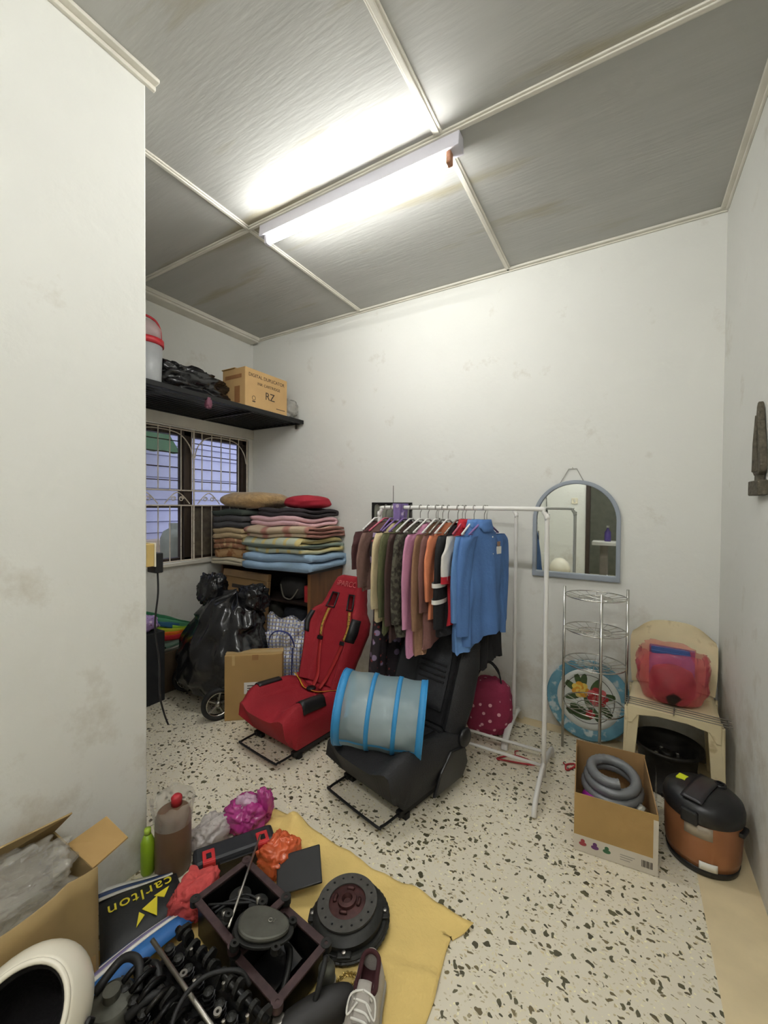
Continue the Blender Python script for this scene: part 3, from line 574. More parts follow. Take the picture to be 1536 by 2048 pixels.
# ---------------------------------------------------------------- car seats
def sstep(a, b, x): t = max(0, min(1, (x-a)/(b-a))); return t*t*(3-2*t)
def car_seat(name, label, cat, loc, rz, mc, ms, wtab, L, tilt, holes, cw, cd, zb, boltab, us, vs):
    t = thing(name, label, cat, loc, rz=rz)
    yb = cd*.5-.03; z0 = zb+.03
    U = Vector((0, math.sin(tilt), math.cos(tilt))); Nn = Vector((0, -math.cos(tilt), math.sin(tilt)))
    def P(u, v, d): return Vector((u*interp(wtab, v), yb, z0)) + U*(L*v) + Nn*d
    def dfr(u, v):
        a = abs(u); edge = math.sqrt(max(0, 1-max(0, (a-.8)/.2)**2)) * math.sqrt(max(0, 1-max(0, (v-.93)/.07)**2))
        return (.035 + interp(boltab, v)*sstep(.50, .82, a))*edge + .012*math.sin(v*9)*(1-a)*0
    fr = lambda u, v: P(u, v, dfr(u, v))
    def bk(u, v):
        a = abs(u); edge = math.sqrt(max(0, 1-max(0, (a-.8)/.2)**2)) * math.sqrt(max(0, 1-max(0, (v-.93)/.07)**2))
        return P(u, v, -.055*edge-.004)
    back = put('backrest', G().shell(fr, bk, us, vs, holes), mc, t, auto=50)
    # cushion: u across, v back to front
    def top(u, v):
        a = abs(u); y = yb-.02-cd*v; nose = sstep(.78, 1, v); e = math.sqrt(max(0, 1-max(0, (a-.86)/.14)**2))
        z = zb+.015+.045*v + .055*sstep(.45, .8, a)*(1-.55*sstep(.7, 1, v))*(.5+.5*sstep(0, .3, v)) - .045*nose*nose
        return Vector((u*cw*(1-.10*nose), y-.02*nose*(1-a*a), zb-.09+(z-zb+.09)*(.35+.65*e)))
    def bot(u, v):
        a = abs(u); y = yb-.02-cd*v; nose = sstep(.78, 1, v)
        return Vector((u*cw*.84*(1-.14*nose), y+.07*nose, zb-.152+.02*nose))
    cu = put('cushion', G().shell(top, bot, [i/24*2-1 for i in range(25)], [i/24 for i in range(25)]), mc, t, auto=60)
    for sx in (-1, 1):
        put('floor_rail', G().box(sx*cw*.72-.014, sx*cw*.72+.014, yb-cd*.86, yb+.06, .022, .05).box(sx*cw*.72-.02, sx*cw*.72+.02, yb-cd*.80, yb-cd*.74, 0, .03).box(sx*cw*.72-.02, sx*cw*.72+.02, yb-.02, yb+.05, 0, .03), M_BLACKMETAL, t, bevel=.003)
        put('rail_bracket', G().box(sx*cw*.72-.006, sx*cw*.72+.006, yb-.12, yb+.03, .045, zb+.02), M_BLACKMETAL, t, bevel=.003)
    put('hinge_cover', G().box(-cw*.80, cw*.80, yb-.06, yb+.045, .06, zb+.035), ms or mc, t, bevel=.02)
    f = yb-cd
    put('adjust_bar', G().tube(spl([(-cw*.72, f+.18, .04), (-cw*.72, f+.04, .035), (-cw*.70, f-.03, .035), (-cw*.6, f-.045, .035), (cw*.6, f-.045, .035), (cw*.70, f-.03, .035), (cw*.72, f+.04, .035), (cw*.72, f+.18, .04)], 4), .006, 8), M_BLACKMETAL, t, smooth=True)
    put('recliner', G().lathe([(.0, 0), (.045, 0), (.05, .012), (.04, .022), (0, .024)], 20, (cw*.93, yb+.0, zb+.02), Matrix.Rotation(PI/2, 3, 'Y')), M_BLACKPLASTIC, t, smooth=True)
    return t, fr, P, dfr, back, cu, top
M_REDSEAT = mat('red_suede', (150, 20, 34), rough=.78, var=.10, scale=4, bump=.2, bscale=120, sheen=.0)
M_BLKSEAT = mat('black_seat_cloth', (30, 30, 33), rough=.7, var=.12, scale=5, bump=.3, bscale=140)
M_GREYSEAT = mat('charcoal_weave', (52, 53, 57), rough=.8, var=.15, scale=30, bump=.4, bscale=220)
us = [-1, -.95, -.88, -.8, -.72, -.64, -.56, -.48, -.40, -.33, -.26, -.2, -.12, -.04, .04, .12, .2, .26, .33, .40, .48, .56, .64, .72, .8, .88, .95, 1]
vs = [0, .05, .1, .15, .2, .26, .32, .38, .44, .5, .55, .6, .64, .68, .72, .76, .80, .84, .88, .91, .94, .96, .98, .99, 1]
RS, fr, Pb, dfr, rback, rcush, rtop = car_seat('racing_seat', 'red racing bucket seat with yellow striped harness on the floor', 'car seat', (-1.70, 1.885, 0), math.radians(-7), M_REDSEAT, None,
    [(0, .185), (.2, .20), (.38, .225), (.5, .245), (.60, .235), (.68, .185), (.78, .160), (.88, .135), (.95, .118), (1, .085)], .72, math.radians(22), [(-.64, -.32, .67, .81), (.32, .64, .67, .81)], .235, .47, .215,
    [(0, .06), (.3, .075), (.5, .09), (.62, .07), (.7, .02), (1, .01)], us, vs)
for sx in (-1, 1):    # black rims of the two harness openings
    a, b = sorted((sx*.32, sx*.64)); pts = [fr(a, .67), fr(b, .67), fr(b, .74), fr(b, .81), fr(a, .81), fr(a, .74)]
    put('slot_rim', G().tube([q+Vector((0, -.003, .001)) for q in pts], .0065, 6, closed=True), M_BLACKPLASTIC, rback, smooth=True)
M_STRAP_R = mat('strap_red', (160, 30, 30), rough=.7); M_STRAP_Y = mat('strap_yellow', (190, 150, 62), rough=.8, kind='floral', rgb2=(120, 92, 40), psc=70, thr=.4)
def ribbon(name, pts, w, ax, m, parent, th=.003):
    p = spl(pts, 6); n = len(p); ax = Vector(ax)
    return put(name, G().surf(lambda u, v: p[int(round(v*(n-1)))]+ax*w*(u-.5), 3, n), m, parent, solid=th, smooth=True)
X_ = (1, 0, 0)
def fo(u, v, d=.006): return Pb(u, v, dfr(u, v)+d)
for sx in (-1, 1):
    u0 = sx*.48
    s1 = ribbon('harness_strap', [Pb(u0, .69, -.02), fo(u0, .665), fo(u0, .5), fo(sx*.46, .38)], .036, X_, M_STRAP_R, RS)
    ribbon('strap_band', [fo(u0, .655, .011), fo(u0, .5, .011), fo(sx*.46, .40, .011)], .020, X_, M_STRAP_Y, s1, .002)
    s2 = ribbon('lower_strap', [fo(sx*.45, .37), fo(sx*.36, .2), fo(sx*.22, .06), rtop(sx*.12, .12)+Vector((0, 0, .012))], .030, X_, M_STRAP_R, RS)
    c0 = fo(sx*.46, .375, .012); put('adjuster', G().box(-.022, .022, -.012, .012, -.006, .006, frame(c0, X_, Pb(0, 1, 0)-Pb(0, 0, 0))), M_BLACKMETAL, RS, bevel=.003)
    lb = ribbon('lap_belt', [rtop(sx*.90, .02)+Vector((0, 0, .02)), rtop(sx*.6, .10)+Vector((0, 0, .012)), rtop(sx*.3, .17)+Vector((0, 0, .010)), rtop(sx*.08, .20)+Vector((0, 0, .012))], .045, (0, -.95, .3), M_STRAP_R, RS)
    ribbon('belt_edge', [rtop(sx*.88, .06)+Vector((0, -.02, .022)), rtop(sx*.6, .145)+Vector((0, 0, .016)), rtop(sx*.3, .215)+Vector((0, 0, .015)), rtop(sx*.1, .24)+Vector((0, 0, .014))], .012, (0, -.95, .3), mat('strap_gold', (206, 150, 40), rough=.7), lb)
put('buckle', G().lathe([(0, .012), (.026, .012), (.03, .006), (.03, 0), (0, 0)], 20, rtop(0, .2)+Vector((0, 0, .012))), M_BLACKMETAL, RS, smooth=True)
Mt = frame(Pb(0, .905, .040), X_, Pb(0, 1, 0)-Pb(0, 0, 0)); text('embroidered_word', 'SPARCO', .052, Mt, mat('pink_thread', (196, 96, 96), rough=.8), rback, ext=.001)
for sx in (-1, 1):
    put('side_patch', G().surf(lambda u, v: rtop(sx*(.70+.28*u), .40+.36*v)+Vector((0, 0, .004)), 6, 8), mat('black_leather', (28, 27, 29), rough=.45), rcush, smooth=True, solid=.003)
    put('shoulder_patch', G().surf(lambda u, v: fo(sx*(.72+.24*u), .40+.2*v, .003), 6, 8), mat('black_leather', (28, 27, 29), rough=.45), rback, smooth=True, solid=.003)

BS, bfr, Bb, bdf, bback, bcush, btop = car_seat('car_seat', 'black cloth car seat standing on the floor under the blue mesh basket', 'car seat', (-.975, 1.83, 0), math.radians(-14), M_BLKSEAT, None,
    [(0, .225), (.3, .245), (.6, .245), (.85, .225), (.95, .20), (1, .15)], .52, math.radians(20), [], .25, .50, .215,
    [(0, .055), (.3, .075), (.6, .07), (.85, .04), (1, .0)], us, vs)
cp = put('centre_panel', G().surf(lambda u, v: Bb((u-.5)*.86, .12+.76*v, bdf((u-.5)*.86, .12+.76*v)+.006), 12, 16), M_GREYSEAT, bback, smooth=True, solid=.006)
for v in (.40, .455, .51, .565): put('rib', G().tube([Bb(u*.1*.4, v, bdf(u*.04, v)+.011) for u in range(-9, 10)], .006, 6), M_BLKSEAT, bback, smooth=True)
put('cushion_panel', G().surf(lambda u, v: btop((u-.5)*.8, .1+.7*v)+Vector((0, 0, .004)), 10, 12), M_GREYSEAT, bcush, smooth=True, solid=.005)
put('side_cover', G().prism([(-.03, .055), (.2, .055), (.245, .11), (.22, .2), (.10, .22), (.02, .15)], frame((.236, -.01, 0), (0,1,0), (0,0,1)), .018), M_BLACKPLASTIC, BS, bevel=.006)

# ---------------------------------------------------------------- blue mesh basket on the black seat
A = Vector((-1.190, 1.615, .425)); B_ = Vector((-.815, 1.77, .39)); ax = (B_-A); Lb = ax.length; axn = ax.normalized()
e1 = (Vector((0, 0, 1))-axn*axn.z).normalized(); e2 = axn.cross(e1)
bk_ = thing('mesh_basket', 'collapsible blue mesh basket lying on the black car seat', 'basket', A)
M_MESH = mat('blue_mesh', (178, 206, 216), rough=.6, var=.05, alpha=.40); M_BAND = mat('blue_band', (52, 142, 200), rough=.55, var=.06)
def bp(t, a, r=.170): return axn*(Lb*t)+(e1*math.cos(a)+e2*math.sin(a))*r*(1-.035*math.sin(t*PI*3)**2)
put('mesh_wall', G().surf(lambda u, v: bp(v, u*2*PI), 56, 20, cu=True), M_MESH, bk_, smooth=True)
put('mesh_bottom', G().surf(lambda u, v: axn*Lb*.998+(e1*math.cos(u*2*PI)+e2*math.sin(u*2*PI))*.168*v, 40, 4, cu=True), M_MESH, bk_, smooth=True)
for t0, t1 in ((-.01, .085), (.36, .41), (.66, .71), (.93, 1.005)):
    put('band', G().surf(lambda u, v: bp(t0+(t1-t0)*v, u*2*PI, .1725), 56, 3, cu=True), M_BAND, bk_, smooth=True, solid=.002)
for t0 in (0, 1): put('wire_hoop', G().tube([bp(t0, 2*PI*i/48, .172) for i in range(48)], .004, 6, closed=True), M_BAND, bk_, smooth=True)
put('seam_tape', G().surf(lambda u, v: bp(v, 2.05+.09*u, .1732), 3, 12), M_BAND, bk_, smooth=True)
put('white_tag', G().surf(lambda u, v: bp(.80+.07*v, 4.0+.35*u, .1745), 4, 3), M_WHITE, bk_, smooth=True, solid=.0015)

put('clear_bag', blob((0, 0, 0), (.15, .11, .10), 5.2, crumple=.3, freq=2.2, nu=48, nv=30), clear_film('basket_film', (226, 230, 230), .45), smooth=True, loc=(-1.0, 1.69, .372), rz=.4, label='crumpled clear plastic bag inside the blue mesh basket', cat='bag')
# ---------------------------------------------------------------- flat carton with label
fc = thing('tall_carton', 'flat brown cardboard carton standing upright beside the red seat', 'box', (-2.080, 1.862, .001), rz=math.atan2(.235, .285))
put('carton_body', G().box(-.182, .182, 0, .12, 0, .425), M_CARTON, fc, bevel=.003)
put('tape', G().box(-.184, .184, .035, .085, .4252, .4262).box(-.135, -.118, -.0012, 0, .36, .425), mat('packing_tape', (196, 168, 120), rough=.25), fc)
put('flap_tab', G().box(-.01, .03, -.001, 0, .39, .425), mat('carton_dark', (150, 112, 70), rough=.8), fc)
for x0, x1, z0, z1 in ((-.06, .055, .17, .245), (.06, .155, .195, .25)): 
    lb = put('paper_label', G().box(x0, x1, -.0012, 0, z0, z1), M_WHITE, fc)
    for k_ in range(3): put('label_print', G().box(x0+.02, x0+.02+.03+.01*k_, -.0018, -.0011, z0+.018+.016*k_, z0+.024+.016*k_), M_INK, lb)

# ---------------------------------------------------------------- ride covered in black plastic
cv = thing('covered_trolley', 'wheeled trolley wrapped in black plastic beside the tall carton', 'trolley', (-2.55, 1.95, 0))
def bl(u, v):
    a = u*2*PI; z = .10+.66*v
    r0 = interp([(0, .24), (.15, .33), (.4, .32), (.7, .25), (.9, .2), (1, .0)], v)
    c_, s_ = math.cos(a), math.sin(a)
    fold = ((1-abs(nz(c_*2.5+4, s_*2.5, v*3.2)))**3-.4)*.16+.10*nz(c_*4, s_*4, v*7)
    lob = 1+(.14*math.cos(2*a+.8)+.16*max(0, math.cos(a-PI-.3)))*(1-v)
    top = .09*math.cos(a*2-.6)*sstep(.55, 1, v)*0
    return Vector((.08*v+c_*r0*1.0*lob*(1+fold), .10*v+s_*r0*.85*lob*(1+fold), z+.13*math.cos(a-.15+PI)*sstep(.5, .95, v)*r0/.24*.4+.05*nz(c_*3, s_*3, 2)))
put('plastic_cover', G().surf(bl, 80, 44, cu=True), M_GARBAGE, cv, smooth=True)
put('tied_lobe', blob((-.10, .03, .765), (.10, .085, .125), 6.1, crumple=.28, freq=2.4), M_GARBAGE, cv, smooth=True)
put('folded_lobe', blob((.21, .14, .72), (.11, .09, .10), 2.8, crumple=.30, freq=2.6), M_GARBAGE, cv, smooth=True)
def wheel(c, nrm, r):
    Mw = Vector((0, 0, 1)).rotation_difference(Vector(nrm)).to_matrix()
    w = put('wheel', G().lathe([(r*.74, -.018), (r*.95, -.02), (r, 0), (r*.95, .02), (r*.74, .018), (r*.74, -.018)], 36, c, Mw, cap=False), mat('tyre', (26, 26, 26), rough=.7), cv, smooth=True)
    put('rim', G().lathe([(r*.76, -.012), (r*.76, .012), (r*.68, .014), (r*.68, -.014), (r*.76, -.012)], 36, c, Mw, cap=False), M_CHROME, w, smooth=True)
    for k_ in range(5):
        a = 2*PI*k_/5; d1 = Mw @ Vector((math.cos(a), math.sin(a), 0)); put('spoke', G().tube([Vector(c)+d1*.012, Vector(c)+d1*r*.7], .008, 6), M_STEEL, w)
    put('hub', G().lathe([(0, -.02), (.018, -.02), (.018, .02), (0, .02)], 16, c, Mw), M_STEEL, w, smooth=True)
wheel((.275, -.21, .105), (.9, -.42, 0), .105); wheel((-.27, -.06, .105), (.9, -.42, 0), .105)

# ---------------------------------------------------------------- checked bag
ck = thing('checked_bag', 'blue and silver checked plastic carrier bag behind the tall carton', 'bag', (-2.165, 2.245, .002), rz=math.radians(22))
M_CHK = mat('checked_film', (208, 209, 216), rough=.22, var=.5, scale=16, kind='check', rgb2=(104, 112, 168), rgb3=(168, 156, 134), psc=12, thr=.80, bump=.8, bscale=22)
put('bag_body', blob((0, 0, .25), (.17, .10, .25), 9.4, crumple=.42, freq=2.1, e=.6, flat=.04), M_CHK, ck, smooth=True)
put('bag_top', G().surf(lambda u, v: Vector((.15*math.cos(u*2*PI)*(1+.08*nz(u*9, v, 1)), (.075-.055*v)*math.sin(u*2*PI), .42+.15*v*(1+.5*nz(math.cos(u*2*PI)*2, 3, u*0)))), 40, 7, cu=True), M_CHK, ck, smooth=True)
for sy in (-1, 1): put('handle', G().tube(spl([(-.10, sy*.08, .38), (-.07, sy*.1, .47), (0, sy*.11, .50), (.07, sy*.1, .47), (.10, sy*.08, .38)], 5), .009, 8, flat=.4), mat('blue_webbing', (52, 60, 122), rough=.7), ck, smooth=True)
for x in (-.09, .09): put('webbing', G().tube([(x, -.113, .02), (x, -.118, .2), (x, -.105, .38)], .010, 8, flat=.3), mat('blue_webbing', (52, 60, 122), rough=.7), ck)
# ---------------------------------------------------------------- bookcase by the window and things in it
M_CAB = mat('brown_veneer', (112, 74, 44), rough=.5, var=.15, kind='wood', rgb2=(84, 52, 32), psc=2.2, stretch=(3, 3, .4)); M_CABD = mat('dark_veneer', (48, 38, 32), rough=.5, var=.2)
cb = thing('bookcase', 'low brown open bookcase against the back wall under the blankets', 'bookcase', (-2.585, 2.61, 0))
cw2, cd2, chh = .515, .205, .895
put('side_panel', G().box(cw2-.02, cw2, -cd2, cd2, 0, chh-.02), M_CAB, cb, bevel=.002); put('side_panel', G().box(-cw2, -cw2+.02, -cd2, cd2, 0, chh-.02), M_CAB, cb, bevel=.002)
put('edge_strip', G().box(cw2-.024, cw2+.002, -cd2-.004, -cd2, 0, chh-.02), mat('light_edge', (140, 96, 56), rough=.5), cb)
put('top_board', G().box(-cw2-.01, cw2+.005, -cd2-.01, cd2, chh-.02, chh), M_CABD, cb, bevel=.002)
for z in (.07, .36, .625): put('shelf_board', G().box(-cw2+.02, cw2-.02, -cd2+.01, cd2-.01, z, z+.016), M_CABD, cb)
put('back_board', G().box(-cw2+.02, cw2-.02, cd2-.01, cd2-.004, .05, chh-.02), M_CABD, cb)
def simple(name, g, m, label, cat, loc=None, rz=0, **k): return put(name, g, m, label=label, cat=cat, loc=loc, rz=rz, **k)
simple('small_box', G().box(-.035, .035, -.05, .05, 0, .13), mat('redwhite_box', (190, 52, 56), rough=.5, kind='stripe', rgb2=(222, 220, 214), psc=3.2, stretch=(.01, .01, 1)), 'small red and white box on the upper bookcase shelf', 'box', (-2.135, 2.50, .642), bevel=.002)
bag0 = thing('shoulder_bag', 'dark shoulder bag with loose strap on the upper bookcase shelf', 'bag', (-2.33, 2.52, .642))
put('bag_body', blob((0, 0, .09), (.13, .09, .09), 5.5, crumple=.1, flat=.05, nu=36, nv=22), mat('dark_canvas', (46, 44, 42), rough=.8), bag0, smooth=True)
put('strap', G().tube(spl([(-.08, -.08, .12), (-.03, -.10, .03), (.05, -.1, .02), (.11, -.085, .10)], 6), .006, 6), mat('pale_strap', (120, 116, 104), rough=.8), bag0)
simple('dark_bundle', blob((0, 0, .10), (.13, .09, .10), 2.5, crumple=.15, flat=.05, nu=36, nv=22), mat('dark_navy_cloth', (34, 36, 44), rough=.8), 'dark cloth bundle on the middle shelf of the bookcase', 'bundle', (-2.30, 2.52, .378), smooth=True)
simple('grey_bundle', blob((0, 0, .12), (.12, .10, .11), 4.4, crumple=.2, flat=.05, nu=36, nv=22), mat('grey_bundle_cloth', (70, 68, 62), rough=.8, var=.3), 'grey cloth bundle under the blankets on the middle shelf', 'bundle', (-2.62, 2.52, .372), smooth=True)
simple('shoe_box', G().box(-.14, .14, -.10, .10, 0, .12).box(-.145, .145, -.105, .105, .12, .15), M_CABD, 'dark shoe box on the lowest bookcase shelf', 'box', (-2.40, 2.54, .087), bevel=.003)
bd_ = thing('framed_board', 'brown panelled board leaning on the bookcase behind the black plastic', 'board', (-2.745, 2.305, .0), rot=(math.radians(-6), 0, math.radians(-3)))
put('board_panel', G().box(-.27, .27, -.02, -.008, .03, .82), M_CARTON2, bd_)
put('board_rim', G().box(-.29, .29, -.035, 0, .79, .85).box(-.29, -.255, -.035, 0, .0, .79).box(.255, .29, -.035, 0, .0, .79).box(-.255, .255, -.035, 0, 0, .05), mat('board_rim', (150, 118, 80), rough=.6, var=.15), bd_, bevel=.005)
put('dark_slot', G().box(-.17, .17, -.023, -.019, .70, .73), M_CABD, bd_)

# ---------------------------------------------------------------- folded blankets and quilts, each its own
def folded(name, label, c, w, d, h, m, layers=3, seed=1., rz=0., cat='blanket', sag=.0, group=None, bulge=.02):
    """a thick cloth folded zigzag: serpentine profile in local y-z swept along x"""
    th = h/layers; r = th*.46; prof = []
    n = layers
    outer = []
    for k_ in range(n):                       # centre line of the zigzag
        y0, y1 = (-d/2+th*.5, d/2-th*.5) if k_ % 2 == 0 else (d/2-th*.5, -d/2+th*.5)
        z = th*(k_+.5)
        for i in range(9): outer.append((y0+(y1-y0)*i/8, z))
        if k_ < n-1:
            s_ = 1 if y1 > 0 else -1
            for a in (30, 60, 90, 120, 150): outer.append((y1+s_*th*.5*math.sin(math.radians(a)), z+th*.5*(1-math.cos(math.radians(a)))))
    cl = [Vector((0, y, z)) for y, z in outer]; nv = len(cl); L_, R_ = [], []
    for i, q in enumerate(cl):
        a = cl[max(0, i-1)]; b = cl[min(nv-1, i+1)]; t = (b-a).normalized(); nn = Vector((0, -t.z, t.y)); L_.append(q+nn*r); R_.append(q-nn*r)
    loop = L_+list(reversed(R_)); k2 = len(loop)
    def fn(u, v):
        i = int(round(v*k2)) % k2; q = loop[i]; x = (u-.5)*w
        e = 1-max(0, (abs(u-.5)*2-.86)/.14)**2*.35
        z = th*round((q.z-th/2)/th)+th/2
        zz = z+(q.z-z)*e + .026*nz((x+c[0])*4.5, (q.y+c[1])*4.5, 1.)*(min(1, q.z/.03) if c[2] < BT+.01 else 1) + sag*(abs(u-.5)*2)**2*-1
        return Vector((x*(1+.05*nz(q.y*5, q.z*30, seed)), q.y*(1+.08*nz(x*4, q.z*25, seed*2)), max(.001, zz) if c[2] < BT+.01 else zz))
    g = G().surf(fn, 22, k2, cv=True)
    g.f.append(tuple(range(k2))); g.f.append(tuple((22-1)*k2+i for i in reversed(range(k2))))
    return put(name, g, m, label=label, cat=cat, loc=c, rz=rz, smooth=True, group=group)
def bm_(n, c, **k): return mat('quilt_'+n, c, rough=.9, var=k.pop('var', .08), scale=7, bump=.4, bscale=40, **k)
BT = .897
folded('quilt', 'pale blue quilt at the bottom of the right blanket stack', (-2.345, 2.53, BT), .66, .54, .125, bm_('blue', (150, 178, 204)), 2, 1.2, rz=0.09, cat='quilt')
folded('quilt', 'pale green quilt with yellow side above the blue quilt', (-2.36, 2.535, BT+.128), .63, .50, .12, bm_('check', (188, 194, 174), kind='check', rgb2=(206, 190, 130), rgb3=(128, 142, 132), psc=2.6, thr=.8), 3, 2.2, rz=-0.04, cat='quilt')
folded('quilt', 'beige patterned quilt under the pink blanket', (-2.34, 2.54, BT+.251), .62, .50, .085, bm_('beige', (196, 176, 150), kind='stripe', rgb2=(170, 120, 108), psc=5, stretch=(.3, .3, 3), thr=.8), 3, 4.2, rz=0.07, cat='quilt')
folded('blanket', 'soft pink blanket near the top of the right stack', (-2.38, 2.54, BT+.338), .56, .46, .075, bm_('pink', (222, 180, 186)), 2, 3.2, rz=-0.07)
folded('blanket', 'dark folded blanket under the red pillow', (-2.34, 2.56, BT+.415), .50, .42, .06, bm_('dark', (52, 46, 50)), 2, 6.2)
folded('quilt', 'light cream quilt lowest in the left blanket stack', (-2.895, 2.53, BT), .38, .50, .055, bm_('cream', (198, 186, 160)), 2, 7.1, cat='quilt')
folded('quilt', 'tan quilt with brown print low in the left blanket stack', (-2.89, 2.53, BT+.058), .37, .50, .075, bm_('tanprint', (188, 150, 104), kind='blotch', rgb2=(150, 100, 62), psc=16, thr=.55), 1, 8.1, cat='quilt')
folded('quilt', 'reddish brown printed quilt in the left blanket stack', (-2.885, 2.53, BT+.136), .37, .49, .085, bm_('redprint', (160, 112, 82), kind='blotch', rgb2=(196, 164, 120), psc=18, thr=.55), 2, 9.1, cat='quilt')
folded('blanket', 'beige folded blanket in the middle of the left stack', (-2.89, 2.53, BT+.224), .38, .50, .085, bm_('beige2', (190, 166, 128)), 2, 10.1)
folded('blanket', 'charcoal grey blanket in the left stack below the green one', (-2.89, 2.53, BT+.312), .38, .50, .10, bm_('char', (74, 72, 74)), 2, 11.1)
folded('blanket', 'dark green blanket in the left stack below the tan pillow', (-2.90, 2.53, BT+.414), .38, .50, .05, bm_('dkgreen', (64, 72, 66)), 1, 12.1)
put('pillow', blob((0, 0, .075), (.30, .23, .075), 3.1, crumple=.12, freq=1.4, e=.75, flat=.1, ridge=False), mat('tan_fleece', (178, 146, 100), rough=.95, var=.2, scale=30, bump=.9, bscale=60, sheen=.3), smooth=True, loc=(-2.83, 2.55, BT+.468), rz=.1, label='fluffy tan pillow on top of the left blanket stack', cat='pillow')
put('pillow', blob((0, 0, .055), (.16, .17, .055), 5.1, crumple=.10, freq=1.4, e=.7, flat=.1, ridge=False), mat('red_velvet', (160, 28, 46), rough=.85, var=.1), smooth=True, loc=(-2.25, 2.58, BT+.478), rz=-.3, label='red pillow on top of the right blanket stack', cat='pillow')

# ---------------------------------------------------------------- shelf above the window
sh = thing('wall_shelf', 'black slatted metal shelf above the window with boxes on it', 'shelf', (-2.845, 2.05, 2.145))
hx, hy0, hy1 = .325, -.90, .765
put('shelf_frame', G().box(hx-.014, hx+.012, hy0, hy1, -.012, .022).box(-hx, -hx+.02, hy0, hy1, -.012, .015).box(-hx, hx, hy1-.02, hy1, -.012, .015).box(-hx, hx, hy0, hy0+.02, -.012, .015).box(-hx, hx, .20, .22, -.014, .004), M_BLACKMETAL, sh, bevel=.003)
for k_ in range(11): put('slat', G().box(-hx+.052+.052*k_-.006, -hx+.052+.052*k_+.006, hy0+.02, hy1-.02, .0, .012), M_BLACKMETAL, sh)
put('bracket', G().box(hx-.08, hx-.05, hy1-.016, hy1, -.05, -.012), M_STEEL, sh)
bw_ = put('pink_ribbon', blob((0, 0, 0), (.02, .02, .04), 2.2, crumple=.5, freq=2.5, nu=24, nv=16), mat('mauve_ribbon', (120, 70, 88), rough=.6), smooth=True, loc=(-2.52, 1.845, 2.112), label='small mauve bow hanging from the black shelf', cat='ribbon')
SZ = 2.169
rb = thing('printed_carton', 'printed brown carton standing on the black shelf', 'box', (-2.66, 2.40, SZ))
put('carton_body', G().box(-.13, .13, -.225, .225, 0, .30), mat('ochre_carton', (196, 160, 108), rough=.8, var=.05), rb, bevel=.003)
put('lid_flap', G().box(-.135, .02, -.232, .05, .30, .306), M_CARTON, rb)
Mf = lambda y, z: frame((.1305, y, z), (0, 1, 0), (0, 0, 1))
text('printed_title', 'DIGITAL DUPLICATOR', .038, Mf(0, .25), M_INK, rb, ext=.0004); text('printed_line', 'INK CARTRIDGE', .032, Mf(.02, .195), M_INK, rb, ext=.0004, spacing=1.05); text('printed_code', 'RZ', .085, Mf(.03, .115), M_INK, rb, ext=.0004)
put('printed_symbol', G().tube(ring((.1305, -.14, .075), .016, 16, (0,1,0), (0,0,1)), .002, 5, closed=True).box(.130, .1315, -.155, -.125, .044, .052), M_INK, rb)
put('printed_rule', G().box(.130, .1312, .10, .20, .035, .04), M_INK, rb)
put('side_print', G().box(-.10, .09, -.2262, -.225, .22, .25).box(.01, .07, -.2262, -.225, .03, .16), mat('brown_ink', (150, 104, 62), rough=.8), rb)
put('garbage_bag', blob((0, 0, .11), (.16, .30, .115), 8.3, crumple=.34, freq=2.1, e=.75, flat=.06, nu=72, nv=44), M_GARBAGE, smooth=True, loc=(-2.80, 1.86, SZ), label='stuffed black garbage bag lying on the shelf', cat='bag')
put('clear_bag', blob((0, 0, .085), (.10, .075, .085), 6.3, crumple=.2, freq=2.2, flat=.06, nu=40, nv=26), clear_film('grey_film', (176, 174, 166), .5), smooth=True, loc=(-2.62, 2.715, SZ), label='pale clear plastic bag at the wall end of the shelf', cat='bag')
tub = thing('plastic_tub', 'tall clear plastic tub with red lid on the shelf', 'container', (-2.66, 1.49, SZ))
put('tub_body', G().lathe([(0, 0), (.085, 0), (.09, .01), (.098, .25), (.094, .25), (.086, .012), (0, .012)], 36), mat('frosted_plastic', (205, 208, 210), rough=.3, alpha=.72), tub, smooth=True)
put('tub_lid', G().lathe([(.099, .245), (.106, .247), (.106, .285), (.09, .29), (0, .288)], 36), mat('red_lid', (186, 40, 50), rough=.4), tub, smooth=True)
put('dome', G().lathe([(.09, .288), (.088, .36), (.06, .40), (0, .41)], 32), mat('frosted_dome', (214, 190, 192), rough=.3, alpha=.5), tub, smooth=True)
put('handle', G().tube(spl([(0, -.10, .27), (0, -.095, .38), (0, -.05, .435), (0, .05, .435), (0, .095, .38), (0, .10, .27)], 6), .008, 8), mat('red_lid', (186, 40, 50), rough=.4), tub, smooth=True)
simple('grey_picture', G().box(-.006, .006, -.13, .13, 0, .30).box(-.012, .008, -.14, -.12, 0, .31).box(-.012, .008, .12, .14, 0, .31).box(-.012, .008, -.14, .14, .29, .31), mat('grey_board', (104, 104, 96), rough=.6), 'small dark grey frame standing behind the black bag on the shelf', 'frame', (-3.10, 1.77, SZ), bevel=.003)

